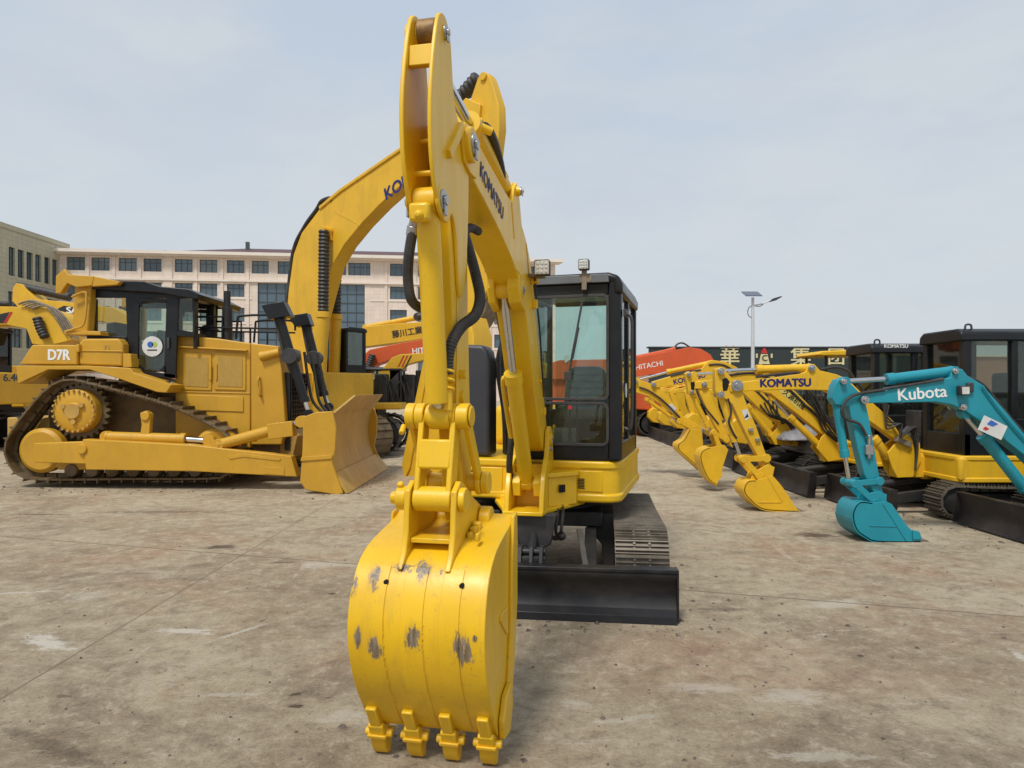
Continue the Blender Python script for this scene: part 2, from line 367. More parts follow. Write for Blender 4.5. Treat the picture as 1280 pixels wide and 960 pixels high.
# ================================================================ setting
def ground():
    m, t, nd, lk = nt('stained_concrete'); v = objc(nd)
    big = noise(nd, lk, v, .16, 5, .6, .5); mid = noise(nd, lk, v, .9, 9, .72, .6); fine = noise(nd, lk, v, 7, 12, .82, .2)
    grit = noise(nd, lk, v, 55, 8, .85)
    sm = noise(nd, lk, mapping(nd, lk, v, (.8, 1.0, 1)), 1.1, 10, .74, .9)
    rd = noise(nd, lk, v, .5, 9, .75, .5)
    c = mix(nd, lk, ramp(nd, lk, mid, .33, .64), (.31, .235, .148), (.50, .42, .29))
    c = mix(nd, lk, ramp(nd, lk, big, .42, .62, 0, .5), c, (.37, .285, .18))
    c = mix(nd, lk, ramp(nd, lk, sm, .49, .62, 0, .6), c, (.20, .145, .092))
    sp0 = nd.new('ShaderNodeSeparateXYZ'); lk.new(v, sp0.inputs[0])
    dry = math_(nd, lk, 'ADD', math_(nd, lk, 'MULTIPLY', sp0.outputs[0], .35), math_(nd, lk, 'MULTIPLY', sp0.outputs[1], .55))
    c = mix(nd, lk, math_(nd, lk, 'MULTIPLY', ramp(nd, lk, dry, 2.6, 5.2, 0, .8), ramp(nd, lk, sm, .3, .58, 1, .2)), c, (.50, .435, .31))
    c = mix(nd, lk, ramp(nd, lk, rd, .52, .64, 0, .6), c, (.37, .205, .12))
    # broken pale and dark crusts at hand size, finer at grain size
    c = mix(nd, lk, ramp(nd, lk, fine, .52, .60, 0, .6), c, (.60, .51, .38))
    c = mix(nd, lk, ramp(nd, lk, fine, .48, .39, 0, .5), c, (.13, .095, .07))
    c = mix(nd, lk, ramp(nd, lk, grit, .52, .62, 0, .32), c, (.58, .5, .4))
    c = mix(nd, lk, ramp(nd, lk, grit, .47, .38, 0, .42), c, (.12, .09, .065))
    brk = noise(nd, lk, v, 16, 8, .85)
    # pale dry scuffs, long and thin
    for sc, rot, lo in (((.5, 3.2, 1), .5, .64), ((4.5, .8, 1), -.3, .655), ((.9, 4.5, 1), -.2, .635)):
        mp = nd.new('ShaderNodeMapping'); mp.inputs['Rotation'].default_value = (0, 0, rot); mp.inputs['Scale'].default_value = sc
        lk.new(v, mp.inputs['Vector'])
        s_ = noise(nd, lk, mp.outputs[0], 1.0, 7, .7, .5)
        f = math_(nd, lk, 'MULTIPLY', ramp(nd, lk, s_, lo, lo+.06), ramp(nd, lk, brk, .42, .56, 0, .75))
        c = mix(nd, lk, f, c, (.60, .55, .47))
    for rot, off, w in ((1.25, 1.2, .2), (-.5, 4.2, .2)):
        mp = nd.new('ShaderNodeMapping'); mp.inputs['Rotation'].default_value = (0, 0, rot); lk.new(v, mp.inputs['Vector'])
        sp = nd.new('ShaderNodeSeparateXYZ'); lk.new(mp.outputs[0], sp.inputs[0])
        bd_ = ramp(nd, lk, math_(nd, lk, 'ABSOLUTE', math_(nd, lk, 'SUBTRACT', sp.outputs[1], off)), w, w+.06, 1, 0)
        bar = ramp(nd, lk, math_(nd, lk, 'SINE', math_(nd, lk, 'MULTIPLY', sp.outputs[0], 52.0)), .5, .9)
        f = math_(nd, lk, 'MULTIPLY', math_(nd, lk, 'MULTIPLY', bd_, bar), math_(nd, lk, 'MULTIPLY', ramp(nd, lk, mid, .5, .62, 0, .45), ramp(nd, lk, brk, .42, .55)))
        c = mix(nd, lk, f, c, (.50, .43, .35))
    edge = math_(nd, lk, 'MULTIPLY', noise(nd, lk, mapping(nd, lk, v, (6, 14, 1)), 1.0, 10, .85), 3.4)
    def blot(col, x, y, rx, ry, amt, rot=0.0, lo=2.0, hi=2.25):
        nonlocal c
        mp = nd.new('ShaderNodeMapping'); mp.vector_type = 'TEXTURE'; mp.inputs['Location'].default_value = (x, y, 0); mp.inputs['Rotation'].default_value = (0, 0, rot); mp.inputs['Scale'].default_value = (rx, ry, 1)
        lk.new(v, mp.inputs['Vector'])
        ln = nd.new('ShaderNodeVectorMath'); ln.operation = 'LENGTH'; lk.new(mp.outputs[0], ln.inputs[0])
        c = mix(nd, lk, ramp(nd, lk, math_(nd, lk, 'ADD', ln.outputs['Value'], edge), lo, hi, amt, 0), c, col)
    def G(px, py): y = 853*1.55/(py-488); return ((px-640)/853*y, y)
    for px, py, rx, ry, am, rot in ((58, 803, .34, .12, .95, -.6), (232, 789, .28, .08, .85, -.1), (300, 790, .30, .03, .7, .95), (20, 741, .4, .04, .7, .2), (395, 706, .3, .25, .45, 0), (108, 745, .2, .2, .3, 0), (990, 870, .22, .12, .6, 0), (1050, 755, .3, .15, .5, .2), (880, 860, .25, .10, .55, 0), (1025, 945, .3, .06, .5, 0), (780, 900, .3, .05, .4, .3), (1275, 820, .04, .15, .8, -.3), (285, 868, .25, .04, .5, .05), (430, 895, .2, .1, .4, 0), (720, 880, .14, .07, .35, 0)):
        blot((.64, .59, .50), *G(px, py), rx*1.4, ry*1.25, am*.95, rot)
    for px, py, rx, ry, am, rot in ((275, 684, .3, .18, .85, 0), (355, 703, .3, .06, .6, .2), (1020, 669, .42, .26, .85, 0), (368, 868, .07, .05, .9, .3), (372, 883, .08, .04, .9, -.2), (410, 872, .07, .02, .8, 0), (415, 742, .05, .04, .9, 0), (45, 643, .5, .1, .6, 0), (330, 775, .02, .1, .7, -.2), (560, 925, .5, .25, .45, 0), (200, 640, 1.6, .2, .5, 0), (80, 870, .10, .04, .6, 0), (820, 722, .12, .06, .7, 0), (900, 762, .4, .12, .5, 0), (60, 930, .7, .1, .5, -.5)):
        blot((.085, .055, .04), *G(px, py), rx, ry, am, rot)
    blot((.55, .14, .09), *G(870, 812), .9, .35, .2, 0, 1.2, 2.8); blot((.35, .13, .07), *G(1000, 850), 1.2, .3, .3, 0, 1.2, 2.8)
    # joints between the cast slabs
    def joint(p0, p1, wd, amt):
        nonlocal c
        d = Vector((p1[0]-p0[0], p1[1]-p0[1])).normalized()
        dt = nd.new('ShaderNodeVectorMath'); dt.operation = 'DOT_PRODUCT'; lk.new(v, dt.inputs[0]); dt.inputs[1].default_value = (-d.y, d.x, 0)
        ds = math_(nd, lk, 'ABSOLUTE', math_(nd, lk, 'ADD', dt.outputs['Value'], math_(nd, lk, 'ADD', d.y*p0[0]-d.x*p0[1]-.01, math_(nd, lk, 'MULTIPLY', noise(nd, lk, v, 3, 6, .7), .02))))
        f = math_(nd, lk, 'MULTIPLY', ramp(nd, lk, ds, wd, wd*2.6, amt, 0), ramp(nd, lk, fine, .38, .5, .3, 1))
        c = mix(nd, lk, f, c, (.10, .075, .055)); return ds
    joint((-2.57, 3.4), (-2.53, 8.2), .004, .6); joint((1.36, 5.29), (3.5, 4.67), .005, .8); joint((-8, 9.1), (0, 8.5), .004, .3)
    h = math_(nd, lk, 'ADD', math_(nd, lk, 'MULTIPLY', fine, 1.0), math_(nd, lk, 'MULTIPLY', grit, .5))
    h = math_(nd, lk, 'ADD', h, math_(nd, lk, 'MULTIPLY', mid, 1.2))
    bsdf(t, nd, lk, c, ramp(nd, lk, mid, .3, .7, .65, .92), 0, h, .85, .03, .3)
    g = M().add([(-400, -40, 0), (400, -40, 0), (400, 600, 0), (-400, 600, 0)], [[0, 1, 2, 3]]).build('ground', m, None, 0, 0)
    tag(g, kind='structure')
ground()
# gravel and crumbs of earth
g = M()
for i in range(1500):
    y = 2.1+random.random()**1.6*13; x = (random.random()*2-1)*y*.8
    s = random.choice((.002, .003, .003, .004, .005, .009))*(.7+random.random()*.6)
    a = random.random()*6.3
    vs = [(x+s*cos(a+k*2.09)*(.8+random.random()*.6), y+s*sin(a+k*2.09)*(.8+random.random()*.6), -.001) for k in range(3)]
    vs += [(x+s*.5*cos(a+.6+k*2.09), y+s*.5*sin(a+.6+k*2.09), s*(.6+random.random()*.4)) for k in range(3)]
    g.add(vs, [[2, 1, 0], [3, 4, 5]] + [f for k in range(3) for f in ([k, (k+1) % 3, 3+k], [(k+1) % 3, 3+(k+1) % 3, 3+k])])
mt['crumb'] = plain('earth_crumbs', (.13, .10, .08), .9, 0, .6, 3, .2)
tag(g.build('gravel', mt['crumb'], None, 0, 0), kind='stuff')

g = M(); rg = random.Random(11)      # dirt shed beside the tracks and blades
for (cx_, cy_, sx_, sy_, n_) in ((1.25, 4.6, .35, .35, 90), (.6, 4.5, .6, .12, 60), (1.15, 5.6, .25, .8, 60), (-6.5, 10.6, 1.6, .3, 140), (-2.4, 11.0, .5, .9, 80), (4.4, 8.6, .5, .8, 60), (4.9, 7.2, .4, .6, 60), (-.35, 2.95, .4, .15, 50), (2.9, 4.3, .7, .3, 40)):
    for i in range(n_):
        x, y = rg.gauss(cx_, sx_), rg.gauss(cy_, sy_); s = rg.choice((.004, .006, .008, .012, .02))*(.6+rg.random()*.6)*(1 if y < 6 else 1.4); a = rg.random()*6.3
        vs = [(x+s*cos(a+k*1.57)*(.7+rg.random()*.6), y+s*sin(a+k*1.57)*(.7+rg.random()*.6), -.001) for k in range(4)]+[(x+s*.5*cos(a+.6+k*1.57), y+s*.5*sin(a+.6+k*1.57), s*(.3+rg.random()*.4)) for k in range(4)]
        g.add(vs, [[3, 2, 1, 0], [4, 5, 6, 7]]+[[k, (k+1) % 4, 4+(k+1) % 4, 4+k] for k in range(4)])
tag(g.build('dirt_crumbs', mt['crumb'], None, 0, 0), kind='stuff')

# sky, sun, camera
w = bpy.data.worlds.new('World'); bpy.context.scene.world = w; w.use_nodes = True
t = w.node_tree; nd, lk = t.nodes, t.links; nd.clear()
SUN_EL, SUN_AZ = 58, 205      # azimuth of the sun measured clockwise from +Y: behind the camera, a little left
sky = nd.new('ShaderNodeTexSky'); sky.sky_type = 'NISHITA'; sky.sun_disc = False; sky.sun_elevation = R(SUN_EL); sky.sun_rotation = R(SUN_AZ)
sky.dust_density = 3; sky.air_density = 1; sky.ozone_density = 1.2
tc = nd.new('ShaderNodeTexCoord'); gv = tc.outputs['Generated']
sp = nd.new('ShaderNodeSeparateXYZ'); lk.new(gv, sp.inputs[0])
mp = nd.new('ShaderNodeMapping'); mp.inputs['Scale'].default_value = (1, 1, 2.6); lk.new(gv, mp.inputs[0])
n1 = noise(nd, lk, mp.outputs[0], 1.7, 6, .55, .4); n2 = noise(nd, lk, mp.outputs[0], 5, 5, .6, .3)
el = ramp(nd, lk, sp.outputs[2], 0.0, .5)
veil = mix(nd, lk, el, (5.2, 5.55, 5.75), (4.15, 4.85, 5.75))
veil = mix(nd, lk, ramp(nd, lk, n1, .44, .62, 0, .75), veil, (5.2, 5.5, 5.75))
veil = mix(nd, lk, ramp(nd, lk, n2, .45, .7, 0, .38), veil, (4.3, 4.7, 5.35))
c = mix(nd, lk, .92, sky.outputs[0], veil)
bg = nd.new('ShaderNodeBackground'); bg.inputs[1].default_value = .1; lk.new(c, bg.inputs[0])
o = nd.new('ShaderNodeOutputWorld'); lk.new(bg.outputs[0], o.inputs[0])
sl = bpy.data.lights.new('sun', 'SUN'); sl.energy = 2.2; sl.angle = R(11); sl.color = (1, .96, .90)
so = bpy.data.objects.new('sun', sl); C.objects.link(so)
d = Vector((sin(R(SUN_AZ))*cos(R(SUN_EL)), cos(R(SUN_AZ))*cos(R(SUN_EL)), sin(R(SUN_EL))))
so.rotation_euler = d.to_track_quat('Z', 'Y').to_euler(); so.location = (0, -5, 30)
cd = bpy.data.cameras.new('camera'); cam = bpy.data.objects.new('camera', cd); C.objects.link(cam)
cam.location = (0, 0, CH); cam.rotation_euler = (R(90), 0, 0); cd.sensor_width = 36; cd.lens = FOC/1280*36; cd.shift_y = (HY-480)/1280
cd.clip_start = .05; cd.clip_end = 2000
sc = bpy.context.scene; sc.camera = cam
sc.view_settings.view_transform = 'Standard'; sc.view_settings.look = 'None'; sc.view_settings.gamma = 1; sc.view_settings.exposure = .38
sc.cycles.use_denoising = True; sc.cycles.max_bounces = 8; sc.cycles.transparent_max_bounces = 16

# ================================================================ buildings
PANES = [mt['bwin']]*4+[mt['bwin2']]*2+[mt['bwin3']]
def facade(fr, cols, rows, H, U0, U1, matw, axis, rt, wide, share, skip=None, wwall=0.0, name='wall'):
    """wall grid with real openings; windows set back in them. cols: [(u0,u1)], rows: [(z0,z1)] from the top down"""
    m = M(fr)
    zs = H
    for z0, z1 in rows:
        m.box(U0, U1, wwall, wwall+.6, z1, zs)
        x = U0
        for u0, u1 in cols:
            m.box(x, u0, wwall+.002, wwall+.6, z0, z1); x = u1
        m.box(x, U1, wwall+.002, wwall+.6, z0, z1)
        zs = z0
    m.box(U0, U1, wwall, wwall+.6, 0, zs)
    m.build(name, matw, rt, 0)
    src = {}
    for z0, z1 in rows:
        for u0, u1 in cols:
            if skip and skip(u0, u1, z0, z1): continue
            f = M(fr); T = .07; W = wwall+.28
            for a, b in ((u0, u0+T), (u1-T, u1)): f.box(a, b, W, W+.1, z0, z1)
            f.box(u0, u1, W+.002, W+.098, z1-T, z1); f.box(u0, u1, W+.002, W+.098, z0, z0+T)
            n = 3 if wide else 2
            for k in range(1, n): 
                x = u0+(u1-u0)*k/n; f.box(x-T/2, x+T/2, W+.004, W+.09, z0, z1)
            zz = z0+(z1-z0)*.68; f.box(u0, u1, W+.006, W+.088, zz-T/2, zz+T/2)
            fo = f.build('window', mt['frame'], rt, 0)
            M(fr).box(u0, u1, W+.05, W+.06, z0, z1).build('pane', random.choice(PANES), fo, 0)

FB = Fr(-63.5, 95, 6.5)
b = root('office_building', (-63.5, 95, 0), 'long four storey office block faced in pinkish stone under a low maroon roof', 'building')
cxs = [94.5, 125.5, 159.5, 190.5, 229.5, 260.5, 294.5, 325, 358, 388, 422, 446-0, 465+2, 498, 533, 564, 597, 628, 664]
cols = []
for x in cxs:
    uc = FB.P(x, 360)[0]; cols.append((uc-1.22, uc+1.22))
cols = sorted(cols); 
rows = [(18.35, 20.2), (14.95, 16.8), (11.4, 13.4), (7.9, 9.9), (4.4, 6.4)]
UC0, UC1 = FB.P(322, 400)[0], FB.P(456, 400)[0]
UE = FB.P(694, 400)[0]
# the middle bays below the top storey are a glass curtain wall
mid = [c_ for c_ in cols if c_[1] > UC0-.3 and c_[0] < UC1+.3]
side = [c_ for c_ in cols if c_ not in mid]
L_ = [c_ for c_ in side if c_[1] <= UC0]; R_ = [c_ for c_ in side if c_[0] >= UC1]
facade(FB, L_, rows, 20.8, 0, UC0-.8, mt['facade'], 0, b, True, None)
facade(FB, R_, rows, 20.8, UC1+.8, UE, mt['facade'], 0, b, True, None)
facade(FB, mid, rows[:1], 21.0, UC0-.8, UC1+.8, mt['facade'], 0, b, True, None, wwall=.02) if False else None
m = M(FB); z0, z1 = rows[0]
m.box(UC0-.8, UC1+.8, 0, .6, z1, 20.8); x = UC0-.8
for u0, u1 in mid: m.box(x, u0, 0, .6, z0, z1); x = u1
m.box(x, UC1+.8, 0, .6, z0, z1); m.box(UC0-.8, UC1+.8, 0, .6, 17.0, z0)
m.box(UC0-.8, UC0, -.02, .6, 0, 17.0); m.box(UC1, UC1+.8, -.02, .6, 0, 17.0)
m.build('wall', mt['facade'], b, 0)
for u0, u1 in mid:
    f = M(FB); T = .07
    for a, q in ((u0, u0+T), (u1-T, u1), ((2*u0+u1)/3, (2*u0+u1)/3+T), ((u0+2*u1)/3, (u0+2*u1)/3+T)): f.box(a, q, .28, .38, z0, z1)
    for a in (z0, z1-T, z0+1.2): f.box(u0, u1, .282, .378, a, a+T)
    fo = f.build('window', mt['frame'], b, 0); M(FB).box(u0, u1, .33, .34, z0, z1).build('pane', random.choice(PANES), fo, 0)
f = M(FB); k = int((UC1-UC0)/1.25)
for i in range(k+1): x = UC0+(UC1-UC0)*i/k; f.box(x-.04, x+.04, .2, .32, 0, 17.0)
for i in range(13): z = 17.0-i*1.35; f.box(UC0, UC1, .202, .318, z-.05, z+.05)
fo = f.build('curtain_wall', mt['frame'], b, 0); M(FB).box(UC0, UC1, .3, .36, 0, 17.0).build('pane', random.choice(PANES), fo, 0)
# pilasters, belts and cornice
m = M(FB)
for i in range(len(cols)-1):
    g_ = cols[i+1][0]-cols[i][1]; x = (cols[i+1][0]+cols[i][1])/2
    if cols[i][0] > UC0-3 and cols[i+1][1] < UC1+3: continue
    wd = .62 if g_ > 1.35 else .2
    m.box(x-wd, x+wd, -.16, 0, 0, 17.2)
    m.box(x-wd, x+wd, -.13, 0, 17.25, 20.9)
m.build('pilaster', mt['facade'], b, 0)
m = M(FB)
m.box(-.2, UE+.2, -.30, 0, 17.1, 17.35)
m.box(-.6, UE+.6, -.75, 0, 20.5, 20.7); m.box(-1.0, UE+1.0, -1.25, 0, 20.703, 21.15)
for z0_, z1_ in rows[1:]: m.box(-.1, UC0-.8, -.08, 0, z0_-.35, z0_-.2); m.box(UC1+.8, UE+.1, -.08, 0, z0_-.35, z0_-.2)
m.build('cornice', mt['trim'], b, 0)
M(FB).box(0, UE, .7, 18, 0, 20.9).build('wall', mt['facade'], b, 0)
a0, a1 = FB.P(215, 312, 2)[0], FB.P(600, 312, 2)[0]
M(FB).add([(a0, -.6, 21.15), (a1, -.6, 21.15), (a1, 16, 21.2), (a0, 16, 21.2), (a0+10, 4, 22.7), (a1-1, 4, 22.7), (a1-1, 12, 22.7), (a0+10, 12, 22.7)],
          [[0, 1, 5, 4], [1, 2, 6, 5], [2, 3, 7, 6], [3, 0, 4, 7], [4, 5, 6, 7]]).build('roof', mt['maroon'], b, 0)
m = M(FB)
for px in (206, 309): u_ = FB.P(px, 310, 3)[0]; m.box(u_-.25, u_+.25, 3, 3.5, 21.2, 22.0 if px < 250 else 23.5)
m.build('roof_vent', mt['frame'], b, 0)

FW = Fr(-63.6, 95, -90)     # wing running towards the camera on the far left, its face turned to the yard
b = root('side_building', (-63.6, 95, 0), 'olive grey stone wing at the far left with narrow upper windows', 'building')
def wingcol(xs):
    o_ = []
    for x0, x1 in xs:
        a_ = FW.P(x1, 400)[0]; c_ = FW.P(x0, 400)[0]; o_.append((min(a_, c_), max(a_, c_)))
    return sorted(o_)
up = wingcol([(5, 13), (16.5, 24.5), (27.5, 35.5), (38.5, 46), (50, 57), (60, 67), (70, 76.5)]); lo = wingcol([(4, 22), (27, 44), (49, 66)])
up += [(u0+13*i, u1+13*i) for i in (1,) for u0, u1 in up[-2:]]
lo += [(lo[-1][1]+3, lo[-1][1]+8)]
m = M(FW); UWE = up[-1][1]+4
def band(zt, zb, cs):
    x = -2
    for u0, u1 in cs: m.box(x, u0, 0.002, .6, zb, zt); x = u1
    m.box(x, UWE, .002, .6, zb, zt)
m.box(-2, UWE, 0, .6, 19.6, 22.3); band(19.6, 16.0, up); m.box(-2, UWE, 0, .6, 14.0, 16.0); band(14.0, 11.6, lo)
m.box(-2, UWE, 0, .6, 9.4, 11.6); band(9.4, 7.0, lo); m.box(-2, UWE, 0, .6, 0, 7.0)
m.build('wall', mt['facadeg'], b, 0)
M(FW).box(-2, UWE, -18, -.1, 0, 22.0).build('wall', mt['facadeg'], b, 0)
for cs, zb, zt in ((up, 16.0, 19.6), (lo, 11.6, 14.0), (lo, 7.0, 9.4)):
    for u0, u1 in cs:
        f = M(FW)
        n = 3 if zt-zb < 3 else 2
        for k in range(n+1): x = u0+(u1-u0-.08)*k/n; f.box(x, x+.08, .22, .34, zb, zt)
        for z in (zb, zt-.08, zb+(zt-zb)*.66): f.box(u0, u1, .222, .338, z, z+.08)
        fo = f.build('window', mt['frame'], b, 0); M(FW).box(u0, u1, .22, .25, zb, zt).build('pane', random.choice(PANES), fo, 0)
M(FW).box(-2, UWE, .6, .75, 21.7, 22.3).build('cornice', mt['facadeg'], b, 0)

# hoarding with gold characters, and the brick hall beyond it
FS = Fr(0, 35, 0)
s = root('hoarding', (14, 35, 0), 'long dark green hoarding wall with gold chinese characters behind the small excavators', 'hoarding')
M(FS).box(FS.P(812, 440)[0], 21.5, 0, .3, 0, 3.72).build('panel', mt['sign'], s, .01)
M(FS).box(FS.P(812, 440)[0]-.1, 21.6, -.05, .35, 3.723, 3.8).build('coping', mt['dgry'], s, .01)
for ch, px, py, sz in (('華', 911.5, 446, 1.02), ('集', 1000, 447, 1.05), ('团', 1044.5, 447, .9)):
    u_, z_ = FS.P(px, py); text(FS, ch, u_-sz*.5, z_, -.03, sz*1.05, 1, 0, mt['gold'], s, bold=.015)
u_, z_ = FS.P(955, 445)
M(FS).prism([(u_-.28, z_-.42), (u_+.28, z_-.42), (u_+.16, z_+.1), (u_-.16, z_+.1)], -.04, 0).build('emblem', mt['gold'], s, 0)
M(FS).prism([(u_-.17, z_+.14), (u_+.17, z_+.14), (u_, z_+.52)], -.04, 0).build('emblem', mt['red'], s, 0)
text(FS, 'C', u_-.13, z_-.12, -.06, .42, 1, 0, mt['blkt'], s)
for dx in (-.42, .34): M(FS).box(u_+dx, u_+dx+.09, -.03, 0, z_-.1, z_+.12).build('emblem', mt['gold'], s, 0)
s = root('brick_hall', (22, 60, 0), 'low orange brick hall seen through the cab windows on the right', 'building')
FH = Fr(0, 60, 0)
M(FH).box(9.5, 62, 0, 12, 0, 4.5).build('wall', mt['brick'], s, .01)
M(FH).box(9.3, 62.2, -.2, 12.2, 4.5, 4.65).build('roof', mt['trim'], s, .01)

# solar street lamp
FL = Fr(FS.P(941, 400)[0]*32/35, 32, 0)
s = root('street_lamp', (FL.o.x, 32, 0), 'white solar street lamp with one curved arm standing before the hoarding', 'street lamp')
zt = CH+(488-372)*32/853
M(FL).cyl((0, 0, 0), (0, 0, zt), .11, .065, 12).build('pole', mt['pole'], s, 0)
M(FL).add([(-.42, -.3, zt+.02), (.34, -.3, zt+.02), (.34, .35, zt+.30), (-.42, .35, zt+.30), (-.42, -.3, zt+.06), (.34, -.3, zt+.06), (.34, .35, zt+.34), (-.42, .35, zt+.34)],
          [[3, 2, 1, 0], [4, 5, 6, 7], [0, 1, 5, 4], [1, 2, 6, 5], [2, 3, 7, 6], [3, 0, 4, 7]]).build('solar_panel', mt['solar'], s, 0)
M(FL).tube([(0, 0, zt-.38), (.4, 0, zt-.30), (.85, 0, zt-.12)], .035, 8).build('arm', mt['pole'], s, 0)
M(FL).tube([(0, 0, zt-1.0), (-.22, 0, zt-.8), (-.2, 0, zt-.5), (0, 0, zt-.38), (.3, 0, zt-.42), (.5, 0, zt-.3)], .018, 6).build('brace', mt['dgry'], s, 0)
M(FL).prism([(.78, zt-.16), (.95, zt-.04), (1.3, zt+.06), (1.33, zt+.02), (1.05, zt-.14), (.82, zt-.2)], -.13, .13).build('lamp_head', mt['dgry'], s, .01)
# ================================================================ helpers for machines
def track(m, path, w0, w1, pitch=.135, th=.022, gh=.028, ribs=3, bolts=False, inner=None):
    """steel shoes laid round a closed path of (u, z)"""
    P_ = catmull([(p[0], p[1], 0) for p in path], 10, True)
    P_ = [Vector((p.x, p.y)) for p in P_]; n = len(P_)
    ar = sum(P_[i].x*P_[(i+1) % n].y-P_[(i+1) % n].x*P_[i].y for i in range(n)); sg = 1 if ar > 0 else -1
    L = [0]
    for i in range(n): L.append(L[-1]+(P_[(i+1) % n]-P_[i]).length)
    k = max(8, int(L[-1]/pitch)); st = L[-1]/k; j = 0
    def at(s_):
        s_ %= L[-1]
        for i in range(n):
            if L[i+1] >= s_: return P_[i].lerp(P_[(i+1) % n], (s_-L[i])/max(1e-9, L[i+1]-L[i]))
        return P_[0]
    for i in range(k):
        a, b = at(i*st+.004), at((i+1)*st-.006); d = (b-a).normalized(); nn = Vector((d.y, -d.x))*sg
        def q(x, y): p = a+d*x*(b-a).length+nn*y; return (p.x, p.y)
        m.prism([q(0, -th), q(1, -th), q(1, 0), q(0, 0)], w0, w1)
        for r in range(ribs):
            x = (r+.5)/ribs if ribs > 1 else .12; h = gh if (r != 1 or ribs < 3) else gh*.8
            m.prism([q(x-.05, 0), q(x+.05, 0), q(x+.03, h), q(x-.03, h)], w0+.003, w1-.003)
        if bolts:
            c_ = (w0+w1)/2
            for wx in (-.055, .055):
                for x in (.3, .7):
                    p0, p1 = q(x, 0), q(x, .016)
                    m.cyl((p0[0], c_+wx, p0[1]), (p1[0], c_+wx, p1[1]), .011, n=6)
        # chain link below the shoe
        c_ = (w0+w1)/2; hw = (w1-w0)*.14
        m.prism([q(.05, -th-.055), q(.95, -th-.055), q(.95, -th), q(.05, -th)], c_-hw, c_-hw+.03)
        m.prism([q(.05, -th-.055), q(.95, -th-.055), q(.95, -th), q(.05, -th)], c_+hw-.03, c_+hw)
def oval(u0, u1, z0, z1, drop=0.0):
    r = (z1-z0)/2; pts = []
    for k in range(7): a = -pi/2+pi*k/6; pts.append((u1-r+r*cos(a), z0+r+r*sin(a)-0))
    for k in range(1, 4): pts.append((u1-r+(u0-u1+2*r)*k/4, z1-drop*sin(pi*k/4)))
    for k in range(7): a = pi/2+pi*k/6; pts.append((u0+r+r*cos(a), z0+r+r*sin(a)))
    for k in range(1, 4): pts.append((u0+r+(u1-u0-2*r)*k/4, z0))
    return pts
def cylinder(fr, a, g, b, r, rr, w, par, paintm, rodm=None, eye=.0, name='hydraulic_cylinder', rodname='rod', wd=.12, rings=True, pipe=False):
    """body from a to gland g, rod from g to b; all (u, z) on plane w"""
    d = Vector((g[0]-a[0], g[1]-a[1])).normalized()
    m = M(fr); A = (a[0], w, a[1]); G = (g[0], w, g[1])
    m.cyl(A, G, r, n=24)
    if rings:
        m.cyl((g[0]-d.x*.07, w, g[1]-d.y*.07), (g[0]+d.x*.012, w, g[1]+d.y*.012), r*1.16, n=24)
        m.cyl(A, (a[0]+d.x*.03, w, a[1]+d.y*.03), r*1.08, n=24)
    m.pin(a[0], a[1], w-wd/2, w+wd/2, (eye or r*1.1)); 
    if pipe:
        n_ = Vector((-d.y, d.x))*r*1.35
        L_ = (Vector(g)-Vector(a)).length
        p0 = Vector(a)+d*L_*.08+n_; p1 = Vector(a)+d*L_*.9+n_
        m.tube([(p0.x, w+.02, p0.y), (p1.x, w+.02, p1.y)], r*.2, 8, sub=1)
    o_ = m.build(name, paintm, par, .003)
    m = M(fr); m.cyl((g[0]-d.x*.05, w, g[1]-d.y*.05), (b[0]-d.x*(eye or r)*.6, w, b[1]-d.y*(eye or r)*.6), rr, n=20)
    m.build(rodname, rodm or mt['chr'], o_, 0)
    M(fr).pin(b[0], b[1], w-wd/2, w+wd/2, (eye or r*1.1)).build('rod_eye', paintm, o_, .003)
    return o_
def boltcap(fr, u, z, w, r, par, side=1, mat=None, name='pin_bolt'):
    m = M(fr); m.pin(u, z, w-side*.004, w+side*.008, r*.85); m.pin(u, z, w+side*.008, w+side*.020, r*.42, 6)
    m.box(u-r*.22, u+r*.22, min(w+side*.008, w+side*.016), max(w+side*.008, w+side*.016), z-r*1.15, z-r*.2)
    return m.build(name, mat or mt['stl'], par, .002)
def worklight(fr, u, w, z, s, par, face=1, name='work_lamp'):
    m = M(fr); m.prismu([(w-s*.5, z-s*.42), (w-s*.42, z-s*.5), (w+s*.42, z-s*.5), (w+s*.5, z-s*.42), (w+s*.5, z+s*.42), (w+s*.42, z+s*.5), (w-s*.42, z+s*.5), (w-s*.5, z+s*.42)], u-.05, u)
    for k in range(5): m.box(u-.075, u-.05, w-s*.4+k*s*.18, w-s*.4+k*s*.18+.006, z-s*.4, z+s*.4)
    o_ = m.build(name, mt['blk2'], par, .004)
    l = M(fr); l.box(u+.001, u+.004, w-s*.44, w+s*.44, z-s*.42, z+s*.42)
    for i in range(3):
        for k in range(3): l.cyl((u+.003, w+(i-1)*s*.27, z+(k-1)*s*.26), (u+.010, w+(i-1)*s*.27, z+(k-1)*s*.26), s*.11, s*.09, 12)
    l.build('lens', mt['lens'], o_, .001); return o_

# ================================================================ the mini excavator in front
RM = (.30, 6.1, 0)
X = root('compact_excavator', RM, 'freshly painted yellow compact excavator in the foreground, its scuffed bucket hanging towards the camera', 'excavator')
B = Fr(.319, 6.1, -101.5); H = Fr(.30, 6.1, -106); U = Fr(.30, 6.1, -97)
Y = mt['yel']
